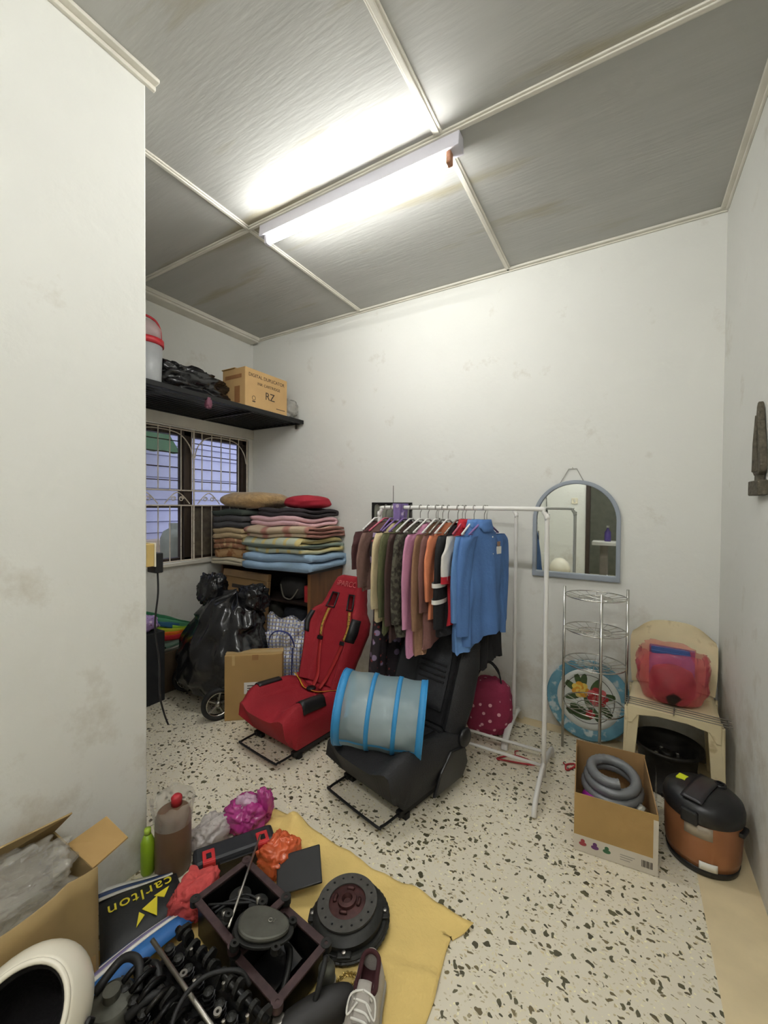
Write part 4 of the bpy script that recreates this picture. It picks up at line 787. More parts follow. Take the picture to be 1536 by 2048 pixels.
# ---------------------------------------------------------------- window with grille
wn = put('window_1', G().box(LW-.10, LW-.03, WY0, WY1, WZ1-.055, WZ1).box(LW-.10, LW-.03, WY0, WY1, WZ0, WZ0+.03).box(LW-.10, LW-.03, WY1-.055, WY1, WZ0, WZ1).box(LW-.10, LW-.03, WY0, WY0+.055, WZ0, WZ1).box(LW-.10, LW-.03, 2.115, 2.185, WZ0, WZ1), M_DARKWOOD, kind='structure', bevel=.004, label='dark wooden casement window with white iron grille', cat='window')
put('window_sill', G().box(LW-.03, LW+.03, WY0-.02, WY1+.02, WZ0-.03, WZ0-.003), M_TRIM, wn, bevel=.004)
put('window_lintel', G().box(LW-.01, LW+.018, WY0-.03, D-.002, WZ1+.01, WZ1+.10), M_TRIM, wn, bevel=.004)
M_IRON = mat('white_iron', (216, 206, 190), rough=.5, var=.12, scale=30, kind='blotch', rgb2=(150, 110, 80), psc=24, thr=.7)
gr = thing('window_grille', 'white wrought iron grille across the far window', 'grille', (LW-.012, 0, 0))
def bar(name, pts, r=.0045): return put(name, G().tube(pts, r, 6), M_IRON, gr)
ZM0, ZM1 = 1.395, 1.52
ybs = [1.20+.0975*k_ for k_ in range(17)]
for y in ybs:
    bar('upright', [(0, y, WZ0), (0, y, ZM0)]); bar('upright', [(0, y, ZM1), (0, y, WZ1)])
for z in (WZ0+.005, ZM0, ZM1, WZ1-.01): bar('rail', [(0, WY0, z), (0, WY1, z)], .006)
for y in (2.19, 2.76, 1.62): bar('stile', [(0.006, y, WZ0), (0.006, y, WZ1)], .007)
for y0, y1 in ((2.20, 2.75), (1.63, 2.18)):
    w = y1-y0
    bar('arch_bar', spl([(.004, y0, 1.80), (.004, y0+.03, 1.90), (.004, y0+.12, 1.985), (.004, y0+w/2, 2.005), (.004, y1-.12, 1.985), (.004, y1-.03, 1.90), (.004, y1, 1.80)], 6))
    for c_ in (.25, .75):
        yc = y0+w*c_
        bar('scroll', spl([(.004, yc-.11, ZM0+.015), (.004, yc-.05, ZM0+.08), (.004, yc, ZM0+.108), (.004, yc+.05, ZM0+.08), (.004, yc+.11, ZM0+.015)], 5))
        for s_ in (-1, 1): bar('curl', [(.004, yc+s_*.035+.022*math.cos(t)*(1-t/14), ZM0+.055+.022*math.sin(t)*(1-t/14)) for t in [i*.5 for i in range(18)]], .0035)
M_GLASS = mat('window_glass', (200, 206, 215), rough=.05, alpha=.15); M_FROST = mat('frosted_brown_glass', (110, 100, 84), rough=.35, var=.25, scale=25, alpha=.93)
for y0, y1 in ((WY0+.055, 2.115), (2.185, WY1-.055)):
    sash = put('sash', G().box(LW-.085, LW-.05, y0, y0+.02, WZ0+.03, WZ1-.055).box(LW-.085, LW-.05, y1-.02, y1, WZ0+.03, WZ1-.055).box(LW-.085, LW-.05, y0, y1, 1.375, 1.395), M_DARKWOOD, wn)
    put('pane', G().box(LW-.070, LW-.066, y0+.02, y1-.02, 1.395, WZ1-.055), M_GLASS, sash)
    if y0 > 2: put('frosted_pane', G().box(LW-.070, LW-.066, y0+.02, y1-.02, WZ0+.03, 1.375), M_FROST, sash)
    for z in (1.60, 1.71, 1.83, 1.93): put('glazing_bar', G().box(LW-.074, LW-.064, y0+.02, y1-.02, z, z+.007), M_DARKWOOD, sash)
# next door seen through the window
nb = thing('louvred_wall', 'bluish white louvred panel next door seen through the window', 'louvre wall', (-4.35, 2.0, 0))
M_LOUV = mat('blue_white_zinc', (190, 192, 226), rough=.5, var=.05)
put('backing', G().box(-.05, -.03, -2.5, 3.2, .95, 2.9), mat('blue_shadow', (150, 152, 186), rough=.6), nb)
for k_ in range(15): put('louvre', G().prism([(0, 0), (.03, 0), (.012, .112), (0, .112)], frame((-.03, 3.2, .98+.12*k_), (1,0,0), (0,0,1)), 5.7), M_LOUV, nb)
simple('green_awning', G().surf(lambda u, v: Vector((.32-.30*v, -2.4+4.05*u, .02+.33*v+.01*math.sin(u*120))), 120, 3), mat('green_sheet', (40, 92, 44), rough=.7), 'green awning sheet next door above the louvred panel', 'awning', (-4.30, .93, 1.91), solid=.01)
simple('boundary_wall', G().box(-.1, .1, -2.6, 3.2, -.2, .98).box(-.13, .13, -2.6, 3.2, .98, 1.03), mat('outside_cream', (214, 196, 176), rough=.8), 'cream boundary wall outside below the louvred panel', 'wall', (-4.28, 2.0, 0))
simple('gas_bottle', G().lathe([(.0, 0), (.11, 0), (.125, .03), (.125, .36), (.10, .42), (.05, .45), (.05, .50), (0, .50)], 28), mat('grey_green_bottle', (160, 164, 150), rough=.5), 'pale cylinder standing on the ledge outside the window', 'cylinder', (-3.82, 2.42, .72), smooth=True)
simple('outside_ledge', G().box(-.28, .28, -2.2, 2.2, 0, .72), mat('outside_cement', (170, 160, 146), rough=.9), 'cement ledge outside the window', 'ledge', (-3.80, 1.9, 0))
put('outside_ground', G().box(-14, LW-.15, -8, 10, -.25, -.2), mat('outside_ground', (150, 146, 138), rough=.9), kind='structure', label='grey ground outside the window', cat='ground')

# ---------------------------------------------------------------- socket and cable at the near wall's far end
sk = thing('wall_socket', 'cream socket box on the end of the near left wall', 'socket', (LP-.055, YP, 1.205))
put('socket_box', G().box(-.045, .045, .001, .036, -.045, .045), mat('aged_cream_plastic', (206, 178, 110), rough=.5), sk, bevel=.004)
put('socket_plate', G().box(-.047, .047, .036, .042, -.047, .047), mat('ivory_plate', (232, 224, 200), rough=.4), sk, bevel=.002)
ad_ = thing('power_adapter', 'black power adapter plugged into the cream socket with hanging cable', 'adapter', (LP-.045, YP+.043, 1.165))
put('adapter_body', G().box(-.03, .03, 0, .032, -.035, .045), M_BLACKPLASTIC, ad_, bevel=.004)
put('cable', G().tube(spl([(.01, .02, -.035), (.012, .02, -.12), (.005, .012, -.25), (.02, .02, -.40), (.03, .016, -.52), (.034, .03, -.60), (.04, .045, -.655)], 6), .0035, 6), M_BLACKPLASTIC, ad_, smooth=True)

# ---------------------------------------------------------------- things in the window corner
tw = thing('tower_speaker', 'black tower box standing by the window wall', 'speaker', (-2.93, 1.62, .001))
put('cabinet', G().box(-.10, .10, -.12, .10, 0, .50), mat('black_ash', (34, 36, 40), rough=.6, var=.15), tw, bevel=.004)
put('grille_cloth', G().box(-.085, .085, -.128, -.12, .05, .46), M_BLACKPLASTIC, tw, bevel=.003)
simple('purple_packet', blob((0, 0, .055), (.08, .09, .055), 2.9, crumple=.25, flat=.1, nu=32, nv=20), mat('lilac_packet', (168, 142, 196), rough=.4, kind='floral', rgb2=(222, 200, 226), psc=22, thr=.3, rgb3=(120, 70, 90)), 'lilac patterned packet on top of the black tower box', 'packet', (-2.93, 1.62, .503), smooth=True)
bc = thing('brown_carton', 'dark brown carton beside the black tower box', 'box', (-3.03, 1.93, .001))
put('carton_body', G().box(-.11, .11, -.17, .17, 0, .30), mat('dark_carton', (82, 66, 48), rough=.8, var=.15), bc, bevel=.003)
for k_, (c_, n_) in enumerate((((150, 152, 140), 'grey green'), ((196, 198, 190), 'white'), ((90, 120, 104), 'dull green'))): simple('magazine', G().box(-.10, .10, -.14, .14, 0, .014), mat('mag%d' % k_, c_, rough=.4), n_+' magazine on the dark brown carton', 'magazine', (-3.03, 1.93-.01*k_, .303+.0155*k_), rz=.1*k_-.1)
um = thing('rainbow_umbrella', 'folded rainbow striped fabric lying by the window wall', 'umbrella', (-3.08, 1.70, .36))
for k_, c_ in enumerate(((60, 132, 92), (96, 170, 130), (58, 110, 150), (150, 200, 60), (196, 204, 60), (236, 120, 40), (196, 44, 52))):
    put('colour_gore', G().surf(lambda u, v: Vector((.03+.02*k_*.6+.03*nz(u*3, k_), -.12+.52*u, .01+(.305-.040*k_)*(1-u*.80)-.042*v+.008*nz(u*6, v, k_))), 14, 4), mat('gore%d' % k_, c_, rough=.5), um, smooth=True, solid=.004)
# ---------------------------------------------------------------- near things on the floor: cloth and car parts
cl_m = mat('mustard_cloth', (234, 204, 128), rough=.9, var=.07, scale=5, bump=.25, bscale=80)
def cloth(u, v):
    x = -1.40+.945*u; y = .50+.83*v
    x += .035*nz(v*3.1, 2)*(u > .5)*u+.012*math.sin(v*11)*u-.02*(1-v)*u*0; y += (.045*nz(u*4.2, 7)+.010*math.sin(u*17))*v
    if u > .93 and v > .90: x += .05*(u-.93)/.07*(v-.9)/.1; y += -.02*(u-.93)/.07
    z = .004+(.012*max(0, nz(x*5, y*5, 1))+.016*max(0, nz(x*11, y*9, 4)))*max(sstep(.66, .85, u), sstep(.9, 1, v))
    hump = math.exp(-((x+1.20)/.11)**2-((y-1.28)/.075)**2); z += .075*hump*(1+.4*nz(x*14, y*14))
    z += .010*sstep(.95, 1, v)*(1+math.sin(u*40))*.5 + .008*math.exp(-((y-1.10-.25*(x+.46))/.02)**2)*(x > -.62)
    return Vector((x, y, z))
put('yellow_cloth', G().surf(cloth, 90, 80), cl_m, smooth=True, solid=.003, label='mustard yellow cloth spread on the floor under the car parts', cat='cloth')
M_OIL = mat('oily_black', (20, 20, 21), rough=.34, metal=.55, var=.4, scale=25, kind='blotch', rgb2=(44, 42, 38), psc=14, thr=.6)
M_CAST = mat('cast_grey', (92, 92, 84), rough=.5, metal=.6, var=.2, scale=25)
M_CASTDK = mat('cast_dark', (44, 44, 42), rough=.5, metal=.5, var=.25, scale=25)
M_RUST = mat('rusty_gasket', (66, 48, 48), rough=.6, metal=.2, var=.3, scale=40)
M_ALU = mat('raw_alloy', (168, 164, 156), rough=.35, metal=.9, var=.15, scale=40)
M_RUBBER = mat('black_rubber', (24, 24, 25), rough=.6, var=.15)

# clutch
cu_ = thing('clutch_assembly', 'round clutch disc and pressure plate lying on the yellow cloth', 'clutch', (-.775, 1.105, .014), rot=(math.radians(4), math.radians(-3), 0))
put('flywheel', G().lathe([(.05, 0), (.128, 0), (.132, .006), (.132, .02), (.126, .026), (.05, .026)], 60), M_CASTDK, cu_, auto=40)
put('ring_gear', G().tube(ring((0, 0, .012), .132, 90), [.004 if i % 2 else .0055 for i in range(90)], 6, closed=True), M_CASTDK, cu_)
pp = put('pressure_plate', G().lathe([(.06, .026), (.115, .026), (.117, .045), (.10, .058), (.06, .058)], 48), M_CASTDK, cu_, auto=40)
for k_ in range(4):
    a = k_*PI/2+.5; put('mounting_ear', G().box(.098, .134, -.022, .022, .026, .034, Matrix.Rotation(a, 4, 'Z')), M_CASTDK, pp, bevel=.004)
    put('ear_bolt', G().lathe([(.006, .034), (.006, .040), (0, .041)], 8, (.122*math.cos(a), .122*math.sin(a), 0)), M_ALU, pp)
fd = put('friction_disc', G().lathe([(.062, .058), (.098, .058), (.1, .061), (.1, .068), (.062, .068), (.062, .058)], 56, (-.006, .006, 0), cap=False), mat('friction_lining', (72, 70, 66), rough=.75, var=.15, scale=60), cu_, auto=40)
for k_ in range(16):
    a = 2*PI*k_/16; put('rivet', G().lathe([(.004, .0682), (.003, .0688)], 8, (-.006+.083*math.cos(a), .006+.083*math.sin(a), 0)), M_OIL, fd)
hubm = mat('rusty_hub', (74, 44, 42), rough=.5, metal=.5, var=.3, scale=40)
put('hub_plate', G().lathe([(.0, .056), (.062, .056), (.062, .064), (.05, .068), (.032, .068), (.03, .076), (.018, .078), (.012, .066), (0, .066)], 40, (-.006, .006, 0)), hubm, cu_, auto=40)
for k_ in range(4):
    a = k_*PI/2+.3; put('damper_spring', G().tube([(-.006+.042*math.cos(a+s_), .006+.042*math.sin(a+s_), .071) for s_ in (-.3, -.15, 0, .15, .3)], .006, 8), hubm, cu_, smooth=True)

# two open housings
def housing(label, c, w, d, h, rz, seed, lug=True):
    t = thing('engine_housing', label, 'engine part', c, rz=rz)
    put('casing', G().box(-w, w, -d, -d+.008, 0, h).box(-w, w, d-.008, d, 0, h).box(-w, -w+.008, -d, d, 0, h).box(w-.008, w, -d, d, 0, h).box(-w, w, -d, d, 0, .008), M_OIL, t, bevel=.004)
    fl = .014
    put('flange', G().box(-w-fl, w+fl, -d-fl, -d+.009, h, h+.008).box(-w-fl, w+fl, d-.009, d+fl, h, h+.008).box(-w-fl, -w+.009, -d, d, h, h+.008).box(w-.009, w+fl, -d, d, h, h+.008), M_RUST, t, bevel=.002)
    for sx in (-1, 1):
        for sy in (-1, 1):
            e = put('bolt_lug', G().lathe([(.006, h-.01), (.016, h-.01), (.016, h+.0095), (.006, h+.0095), (.006, h-.01)], 14, (sx*(w+.005), sy*(d+.005), 0), cap=False), M_CASTDK if sx*sy > 0 else M_RUST, t, auto=40)
    return t
h1 = housing('black open engine housing with gears inside, beside the tool case', (-1.045, .885, .022), .105, .088, .115, math.radians(-8), 1)
for k_, (x, y, r, z) in enumerate(((-.05, .03, .035, .06), (.03, .045, .03, .075), (-.03, -.04, .03, .055), (.05, -.02, .036, .05))):
    gg = put('gear', G().lathe([(.008, 0), (r, 0), (r, .018), (.008, .018), (.008, 0)], 24, (x, y, z), cap=False), M_CASTDK, h1, auto=40)
    put('shaft', G().tube([(x, y, .01), (x, y, z+.035)], .008, 10), M_ALU, gg, smooth=True)
for k_ in range(3): put('wire_bundle', G().tube(spl([(-.09+.02*k_, -.06, .09), (-.02, -.01+.02*k_, .10), (.03+.02*k_, .05, .085), (.085, .07-.03*k_, .06)], 6), .004, 6), M_RUBBER, h1, smooth=True)
h2 = housing('black open oil pan with rusty rim in front of the clutch', (-.845, .862, .02), .088, .085, .085, math.radians(-6), 2)
put('baffle', G().box(-.07, .02, -.06, .06, .03, .034, Matrix.Rotation(.2, 4, 'Y')), M_OIL, h2, bevel=.002); put('drain_plug', G().lathe([(.016, .008), (.016, .016), (.01, .02), (0, .02)], 6, (.04, -.03, 0)), M_CASTDK, h2)
put('pickup_tube', G().tube(spl([(-.06, .05, .02), (-.01, .04, .05), (.03, .0, .05), (.05, -.04, .03)], 6), .009, 8), M_CASTDK, h2, smooth=True)
# water pump cover across both
pc = thing('pump_cover', 'dark grey oval pump cover with bolt ears resting on the housings', 'engine part', (-.918, .843, .150), rz=math.radians(30), rot=None)
pc.rotation_euler = (math.radians(-6), math.radians(8), math.radians(30))
oval = [(.088*math.cos(2*PI*i/36)*(1+.18*math.cos(2*PI*i/36)), .066*math.sin(2*PI*i/36)) for i in range(36)]
put('cover_plate', G().prism(oval, Matrix.Translation((0, 0, 0)), .008), M_CASTDK, pc, bevel=.002)
put('dome', G().prism([(x*.86, y*.86) for x, y in oval], Matrix.Translation((0, 0, .008)), .014), M_CAST, pc, bevel=.006)
for a in (.4, 1.7, 2.9, 4.2, 5.4):
    x, y = .102*math.cos(a), .076*math.sin(a); put('bolt_ear', G().lathe([(.005, -.002), (.013, -.002), (.013, .014), (.005, .014), (.005, -.002)], 16, (x, y, 0), cap=False), M_CASTDK, pc, auto=40)
put('cast_badge', G().tube(ring((.03, .008, .0225), .006, 12), .0012, 5, closed=True).tube([(.04, .002, .0225), (.044, .014, .0225)], .0012, 5), M_ALU, pc)
put('steel_rod', G().tube([(-.985, .79, .165), (-1.175, 1.085, .155)], [.0042, .0036], 8), M_ALU, smooth=True, label='long thin steel rod lying across the housing and the tool case', cat='rod')

# cylinder head full of valve gear
hd = thing('cylinder_head', 'oily black engine head with rows of valve springs and camshafts', 'engine part', (-.955, .640, .018), rz=math.radians(-3))
put('head_block', G().box(-.20, .20, -.13, .105, 0, .055), M_OIL, hd, bevel=.006)
for k_ in range(8):
    for yy in (-.075, .045):
        x = -.17+.048*k_; v_ = put('valve_spring', G().tube([(x+.015*math.cos(t*.8), yy+.015*math.sin(t*.8), .055+.0016*t) for t in range(26)], .003, 5), M_OIL, hd)
        put('retainer', G().lathe([(.013, .097), (.013, .102), (.005, .106), (0, .106)], 12, (x, yy, 0)), M_CASTDK, v_)
for yy in (-.03, .088):
    cs = put('camshaft', G().tube([(-.20, yy, .10), (.20, yy, .10)], .010, 10), M_OIL, hd, smooth=True)
    for k_ in range(12):
        x = -.185+.033*k_; a = k_*1.7
        poly = [(.017*math.cos(t*PI/8)+(.012*math.cos(a) if math.cos(t*PI/8-a) > .5 else 0), .017*math.sin(t*PI/8)+(.012*math.sin(a) if math.cos(t*PI/8-a) > .5 else 0)) for t in range(16)]
        put('cam_lobe', G().prism(poly, frame((x, yy, .10), (0, 1, 0), (0, 0, 1)), .012), M_CASTDK, cs, bevel=.001)
for k_ in range(10):
    x = -.18+.04*k_; put('rocker_arm', G().tube(spl([(x, -.075, .11), (x+.006, -.05, .125), (x, -.025, .118), (x-.004, -.005, .10)], 4), .0075, 6), M_OIL, hd, smooth=True)
put('fuel_rail', G().tube([(-.205, .015, .128), (.215, -.01, .118)], .0065, 8), M_ALU, hd, smooth=True)
for x in (-.05, .10): put('rail_eye', G().lathe([(.004, 0), (.010, 0), (.010, .006), (.004, .006), (.004, 0)], 14, (x, .018, .124), cap=False), M_ALU, hd)
for x, y in ((-.10, .07), (-.02, .03), (.05, .07), (.12, .02), (.16, .06), (-.15, -.02)): put('bright_bolt', G().lathe([(.005, .10), (.005, .118), (0, .12)], 6, (x, y, 0)), M_ALU, hd)
put('breather_hose', G().tube(spl([(.10, -.12, .10), (.03, -.05, .145), (.02, .03, .15), (.07, .10, .135), (.10, .115, .10)], 7), .006, 8), M_RUBBER, hd, smooth=True)
# alternator and hoses at the lower left
al = thing('alternator', 'grey alternator with black hoses beside the helmet', 'engine part', (-1.135, .545, .0), rz=.4)
put('stator', G().lathe([(.0, .02), (.05, .02), (.062, .03), (.062, .10), (.05, .115), (.02, .12), (.02, .14), (0, .14)], 32), M_CAST, al, auto=40)
for k_ in range(10):
    a = 2*PI*k_/10; put('cooling_fin', G().box(.058, .068, -.004, .004, .03, .10, Matrix.Rotation(a, 4, 'Z')), M_CASTDK, al)
put('bracket', G().box(-.085, .02, -.02, .02, 0, .02).box(-.085, -.06, -.02, .02, 0, .05), M_OIL, al, bevel=.003)
for p_ in ([(.0, .06, .06), (.03, .09, .10), (.07, .08, .12), (.11, .04, .09)], [(-.05, .0, .12), (-.02, .06, .15), (.03, .06, .15), (.06, .02, .12)], [(.06, -.02, .10), (.11, .01, .13), (.14, .03, .10)]):
    put('hose', G().tube(spl(p_, 7), .011, 10), M_RUBBER, al, smooth=True)
# small bits in front
cbt = thing('carburettor', 'small alloy carburettor with brass fitting near the sneaker', 'engine part', (-.748, .757, .01))
put('alloy_body', G().box(-.028, .028, -.02, .02, .0, .05).lathe([(.02, .05), (.02, .07), (.014, .075), (0, .075)], 16), M_ALU, cbt, bevel=.004)
put('brass_fitting', G().lathe([(.012, 0), (.012, .02), (.008, .028), (0, .028)], 6, (.04, .0, .02)), mat('brass', (190, 146, 70), rough=.3, metal=1), cbt)
put('lever', G().tube([(-.03, 0, .05), (-.10, -.07, .06)], .006, 8), M_ALU, cbt, smooth=True)
ff = thing('fuel_filter', 'dull metal canister standing right of the rusty rimmed oil pan', 'filter', (-.712, .905, .008))
put('canister', G().lathe([(.0, 0), (.022, 0), (.024, .006), (.024, .085), (.018, .095), (.008, .098), (.008, .115), (0, .115)], 24), M_CAST, ff, smooth=True); put('clamp_ring', G().lathe([(.0245, .04), (.027, .042), (.027, .052), (.0245, .054), (.0245, .04)], 24, cap=False), M_ALU, ff)
put('outlet_hose', G().tube(spl([(0, 0, .11), (.01, -.02, .13), (.02, -.06, .10), (.015, -.10, .03)], 6), .008, 8), M_RUBBER, ff, smooth=True)
chn = thing('timing_chain', 'gold coloured metal chain lying beside the sneaker', 'chain', (-.655, .985, .014))
pth = spl([(-.055, -.055, .0), (-.035, -.02, .012), (-.01, .0, .006), (.015, .03, .012), (.035, .055, .0)], 6); pth2 = spl([(-.035, -.065, .004), (-.015, -.035, .0), (.01, -.012, .012), (.035, .012, .004), (.06, .04, .0)], 6)
M_GOLD = mat('brassy_steel', (186, 160, 92), rough=.35, metal=.9, var=.2, scale=50)
for pp_ in (pth, pth2):
    for i in range(0, len(pp_)-1, 1):
        d_ = (pp_[i+1]-pp_[i]).normalized(); n_ = Vector((-d_.y, d_.x, 0)).normalized(); c_ = (pp_[i]+pp_[i+1])/2
        put('chain_link', G().tube(ring(c_+Vector((0, 0, .002*(i % 2))), .0062, 10, d_, (n_ if i % 2 else Vector((0, 0, 1)))), .0017, 5, closed=True), M_GOLD, chn)
put('flat_cover', G().box(-.08, .08, -.06, .06, 0, .012), M_BLACKPLASTIC, bevel=.004, loc=(-1.005, 1.115, .075), label='flat black plastic cover propped above the cloth beside the clutch', cat='cover').rotation_euler = (math.radians(24), math.radians(-10), math.radians(40))

# sneaker
sn = thing('sneaker', 'worn grey sneaker with dark red lining at the bottom edge', 'shoe', (-.578, .885, .010), rz=math.radians(20))
M_SUEDE = mat('grey_suede', (178, 172, 164), rough=.85, var=.1, scale=15, bump=.3); M_LINING = mat('maroon_lining', (62, 26, 30), rough=.9)
# local +y = heel, -y = toe, length .27
def sw(t): return 1.15*interp([(0, .022), (.06, .036), (.3, .036), (.55, .042), (.75, .047), (.92, .036), (1, .012)], t)     # t: heel to toe
def su(u, v):
    t = v; y = .13-.27*t; w = sw(t); a = (u-.5)*2            # a: -1..1 around from right sole over top to left sole
    top = interp([(0, .095), (.15, .09), (.40, .092), (.6, .068), (.8, .048), (1, .024)], t)
    if t < .42: wall = abs(a); ang = PI*.5*min(1, (1-wall)/.55); hz = .022+(top-.022)*math.sin(ang); xx = math.copysign(w*(1-.22*math.sin(ang)), a) if wall > .02 else 0
    ang = (1-abs(a))*PI/2
    return Vector((math.copysign(w*math.cos(ang)**.75 if abs(a) < 1 else w, a), y, .022+(top-.022)*math.sin(ang)))
nuu, nvv = 25, 28
usn = [i/(nuu-1) for i in range(nuu)]; vsn = [i/(nvv-1) for i in range(nvv)]
inner = lambda u, v: su(u, v)*1.0+Vector((-math.copysign(.005, u-.5), 0, -.004))
put('upper', G().shell(su, inner, usn, vsn, holes=[(.33, .67, .04, .36)]), M_SUEDE, sn, auto=60)
put('sole', G().prism([(sw(t)*1.12, .132-.275*t) for t in [i/14 for i in range(15)]]+[(-sw(t)*1.12, .132-.275*t) for t in [1-i/14 for i in range(15)]], Matrix.Translation((0, 0, 0)), .026), mat('sole_rubber', (150, 146, 138), rough=.7), sn, bevel=.005)
put('lining', G().surf(lambda u, v: Vector((sw(.03+.36*v)*.78*math.cos(u*2*PI)*0+(u-.5)*1.5*sw(.05+.34*v), .125-.27*(.02+.36*v), .04+.02*(abs(u-.5)*2)**2)), 8, 10), M_LINING, sn, smooth=True)
put('collar', G().tube(spl([su(.33, .36), su(.33, .2), su(.36, .06), su(.5, .03), su(.64, .06), su(.67, .2), su(.67, .36), su(.5, .40)], 5, closed=True), .0065, 8, closed=True), M_LINING, sn, smooth=True)
put('heel_counter', G().add([su(i/24, 0)+Vector((0, .001, 0)) for i in range(25)]+[su(i/24, 0)*.98+Vector((0, -.004, .001)) for i in range(25)], [tuple(range(25)), tuple(range(49, 24, -1))]+[(i, i+1, 26+i, 25+i) for i in range(24)]), M_SUEDE, sn)
put('toe_cap', G().add([su(i/24, 1) for i in range(25)], [tuple(range(24, -1, -1))]), M_SUEDE, sn)
put('tongue', G().surf(lambda u, v: su(.40+.2*u, .34+.26*v)+Vector((0, .0, .010*(1-v)+.003)), 6, 8), M_SUEDE, sn, smooth=True, solid=.004)
for k_ in range(5):
    t = .40+.055*k_; put('lace', G().tube(spl([su(.36, t)+Vector((0, 0, .004)), su(.45, t+.02)+Vector((0, 0, .008)), su(.55, t+.03)+Vector((0, 0, .008)), su(.64, t+.05)+Vector((0, 0, .004))], 4), .0032, 6), M_WHITE, sn, smooth=True)
for s_ in (-1, 1): put('lace_loop', G().tube(spl([su(.5, .42)+Vector((0, 0, .012)), su(.5+s_*.12, .46)+Vector((s_*.01, 0, .015)), su(.5+s_*.16, .56)+Vector((s_*.008, 0, .01)), su(.5+s_*.05, .50)+Vector((0, 0, .014))], 6), .0026, 6), M_WHITE, sn, smooth=True)
put('heel_patch', G().surf(lambda u, v: su(.02+.2*u, .46+.22*v)+Vector((.0015, 0, .0015)), 5, 5), M_BLKSEAT, sn, smooth=True)
for k_ in range(2): put('side_stripe', G().surf(lambda u, v: su(.78+.14*u, .5+.10*k_+.045*v)+Vector((-.002, 0, .002)), 5, 3), M_BLKSEAT, sn, smooth=True)
# black leather shoe behind it
put('black_shoe', blob((0, 0, .04), (.04, .12, .04), 3.9, crumple=.05, freq=1.2, e=.8, flat=.1, ridge=False, nu=32, nv=20), mat('worn_leather', (36, 34, 33), rough=.5), smooth=True, loc=(-.690, .825, .012), rz=math.radians(-32), label='black leather shoe lying behind the grey sneaker', cat='shoe')

# tool case
tcs = thing('tool_case', 'slim black tool case with two red clips lying across the floor', 'tool case', (-1.285, 1.060, .012), rz=math.atan2(.215, .135))
put('case_body', G().box(-.148, .148, -.045, .045, 0, .082), mat('case_black', (34, 36, 40), rough=.5, var=.1), tcs, bevel=.014)
put('case_seam', G().box(-.149, .149, -.0465, -.045, .040, .045).box(-.06, .06, -.055, -.044, .05, .066), M_BLACKPLASTIC, tcs, bevel=.003)
for x in (-.095, .10):
    k1 = put('red_clip', G().box(x-.022, x+.022, -.052, -.038, .012, .084).box(x-.022, x+.022, -.05, .01, .080, .087), mat('clip_red', (196, 48, 50), rough=.45), tcs, bevel=.003)
    put('clip_slot', G().box(x-.009, x+.009, -.053, -.050, .03, .06).box(x-.009, x+.009, -.035, -.01, .0868, .0885), M_BLACKPLASTIC, k1)
# crumpled plastic bags
def bag_film(name, rgb, a): return clear_film(name, rgb, a, .2)
pbg = thing('pink_purple_bag', 'crumpled magenta plastic bag behind the black tool case', 'bag', (-1.40, 1.215, .004))
put('bag_body', blob((0, 0, .055), (.085, .075, .058), 4.9, crumple=.28, freq=2.0, flat=.1, nu=64, nv=40), bag_film('magenta_film', (186, 58, 140), .86), pbg, smooth=True)
put('bag_ear', blob((.055, .055, .10), (.04, .025, .055), 1.9, crumple=.3, freq=2.2, nu=40, nv=26), bag_film('magenta_film', (186, 58, 140), .86), pbg, smooth=True)
put('pale_patch', blob((-.01, .01, .095), (.045, .035, .03), 7.9, crumple=.3, freq=2.2, nu=32, nv=22), bag_film('pale_pink_film', (226, 190, 214), .8), pbg, smooth=True)
put('clear_bag', blob((0, 0, .04), (.06, .075, .045), 9.9, crumple=.4, freq=2.4, flat=.1, nu=48, nv=30), bag_film('white_film', (214, 206, 204), .55), smooth=True, loc=(-1.465, 1.085, .004), label='crumpled clear plastic bag between the jar and the magenta bag', cat='bag')
put('orange_bag', blob((0, 0, .05), (.070, .07, .06), 6.7, crumple=.30, freq=2.0, flat=.1, nu=64, nv=40), bag_film('orange_film', (226, 104, 60), .86), smooth=True, loc=(-1.125, 1.135, .012), label='crumpled orange plastic bag between tool case and clutch', cat='bag')
put('red_rag', blob((0, 0, .05), (.062, .075, .05), 5.7, crumple=.3, freq=1.8, flat=.1, nu=56, nv=36), mat('coral_cloth', (196, 76, 74), rough=.9, var=.12, bump=.3), smooth=True, loc=(-1.245, .862, .03), rz=.4, label='crumpled coral red rag beside the black racket bag', cat='rag')
# jar in a plastic bag
jr = thing('brown_jar', 'tall brown plastic jar wrapped in clear plastic by the wall corner', 'jar', (-1.485, .935, .001))
put('jar_body', G().lathe([(0, 0), (.060, 0), (.064, .01), (.064, .20), (.056, .225), (.045, .232), (0, .232)], 36), mat('brown_jar', (110, 86, 66), rough=.4, var=.12, scale=5), jr, smooth=True)
put('red_cap', G().lathe([(.0, .232), (.02, .232), (.02, .262), (.012, .27), (0, .27)], 20, (-.01, .02, 0)), mat('cap_red', (176, 40, 48), rough=.4), jr, smooth=True)
put('plastic_wrap', G().surf(lambda u, v: Vector(((.068+.008*v*(1+nz(math.cos(u*2*PI)*3, math.sin(u*2*PI)*3, v*3)))*math.cos(u*2*PI)*(1+.10*v*math.sin(u*50)), (.068+.008*v*(1+nz(math.sin(u*2*PI)*3, 5, v*3)))*math.sin(u*2*PI), .185+.09*v*(1+.25*nz(math.cos(u*2*PI)*2, math.sin(u*2*PI)*2, 9)))), 60, 12, cu=True), clear_film('grey_wrap', (206, 204, 198), .4), jr, smooth=True)
gbt = thing('green_bottle', 'bright green bottle squeezed between the jar and the wall', 'bottle', (-1.548, .872, .001))
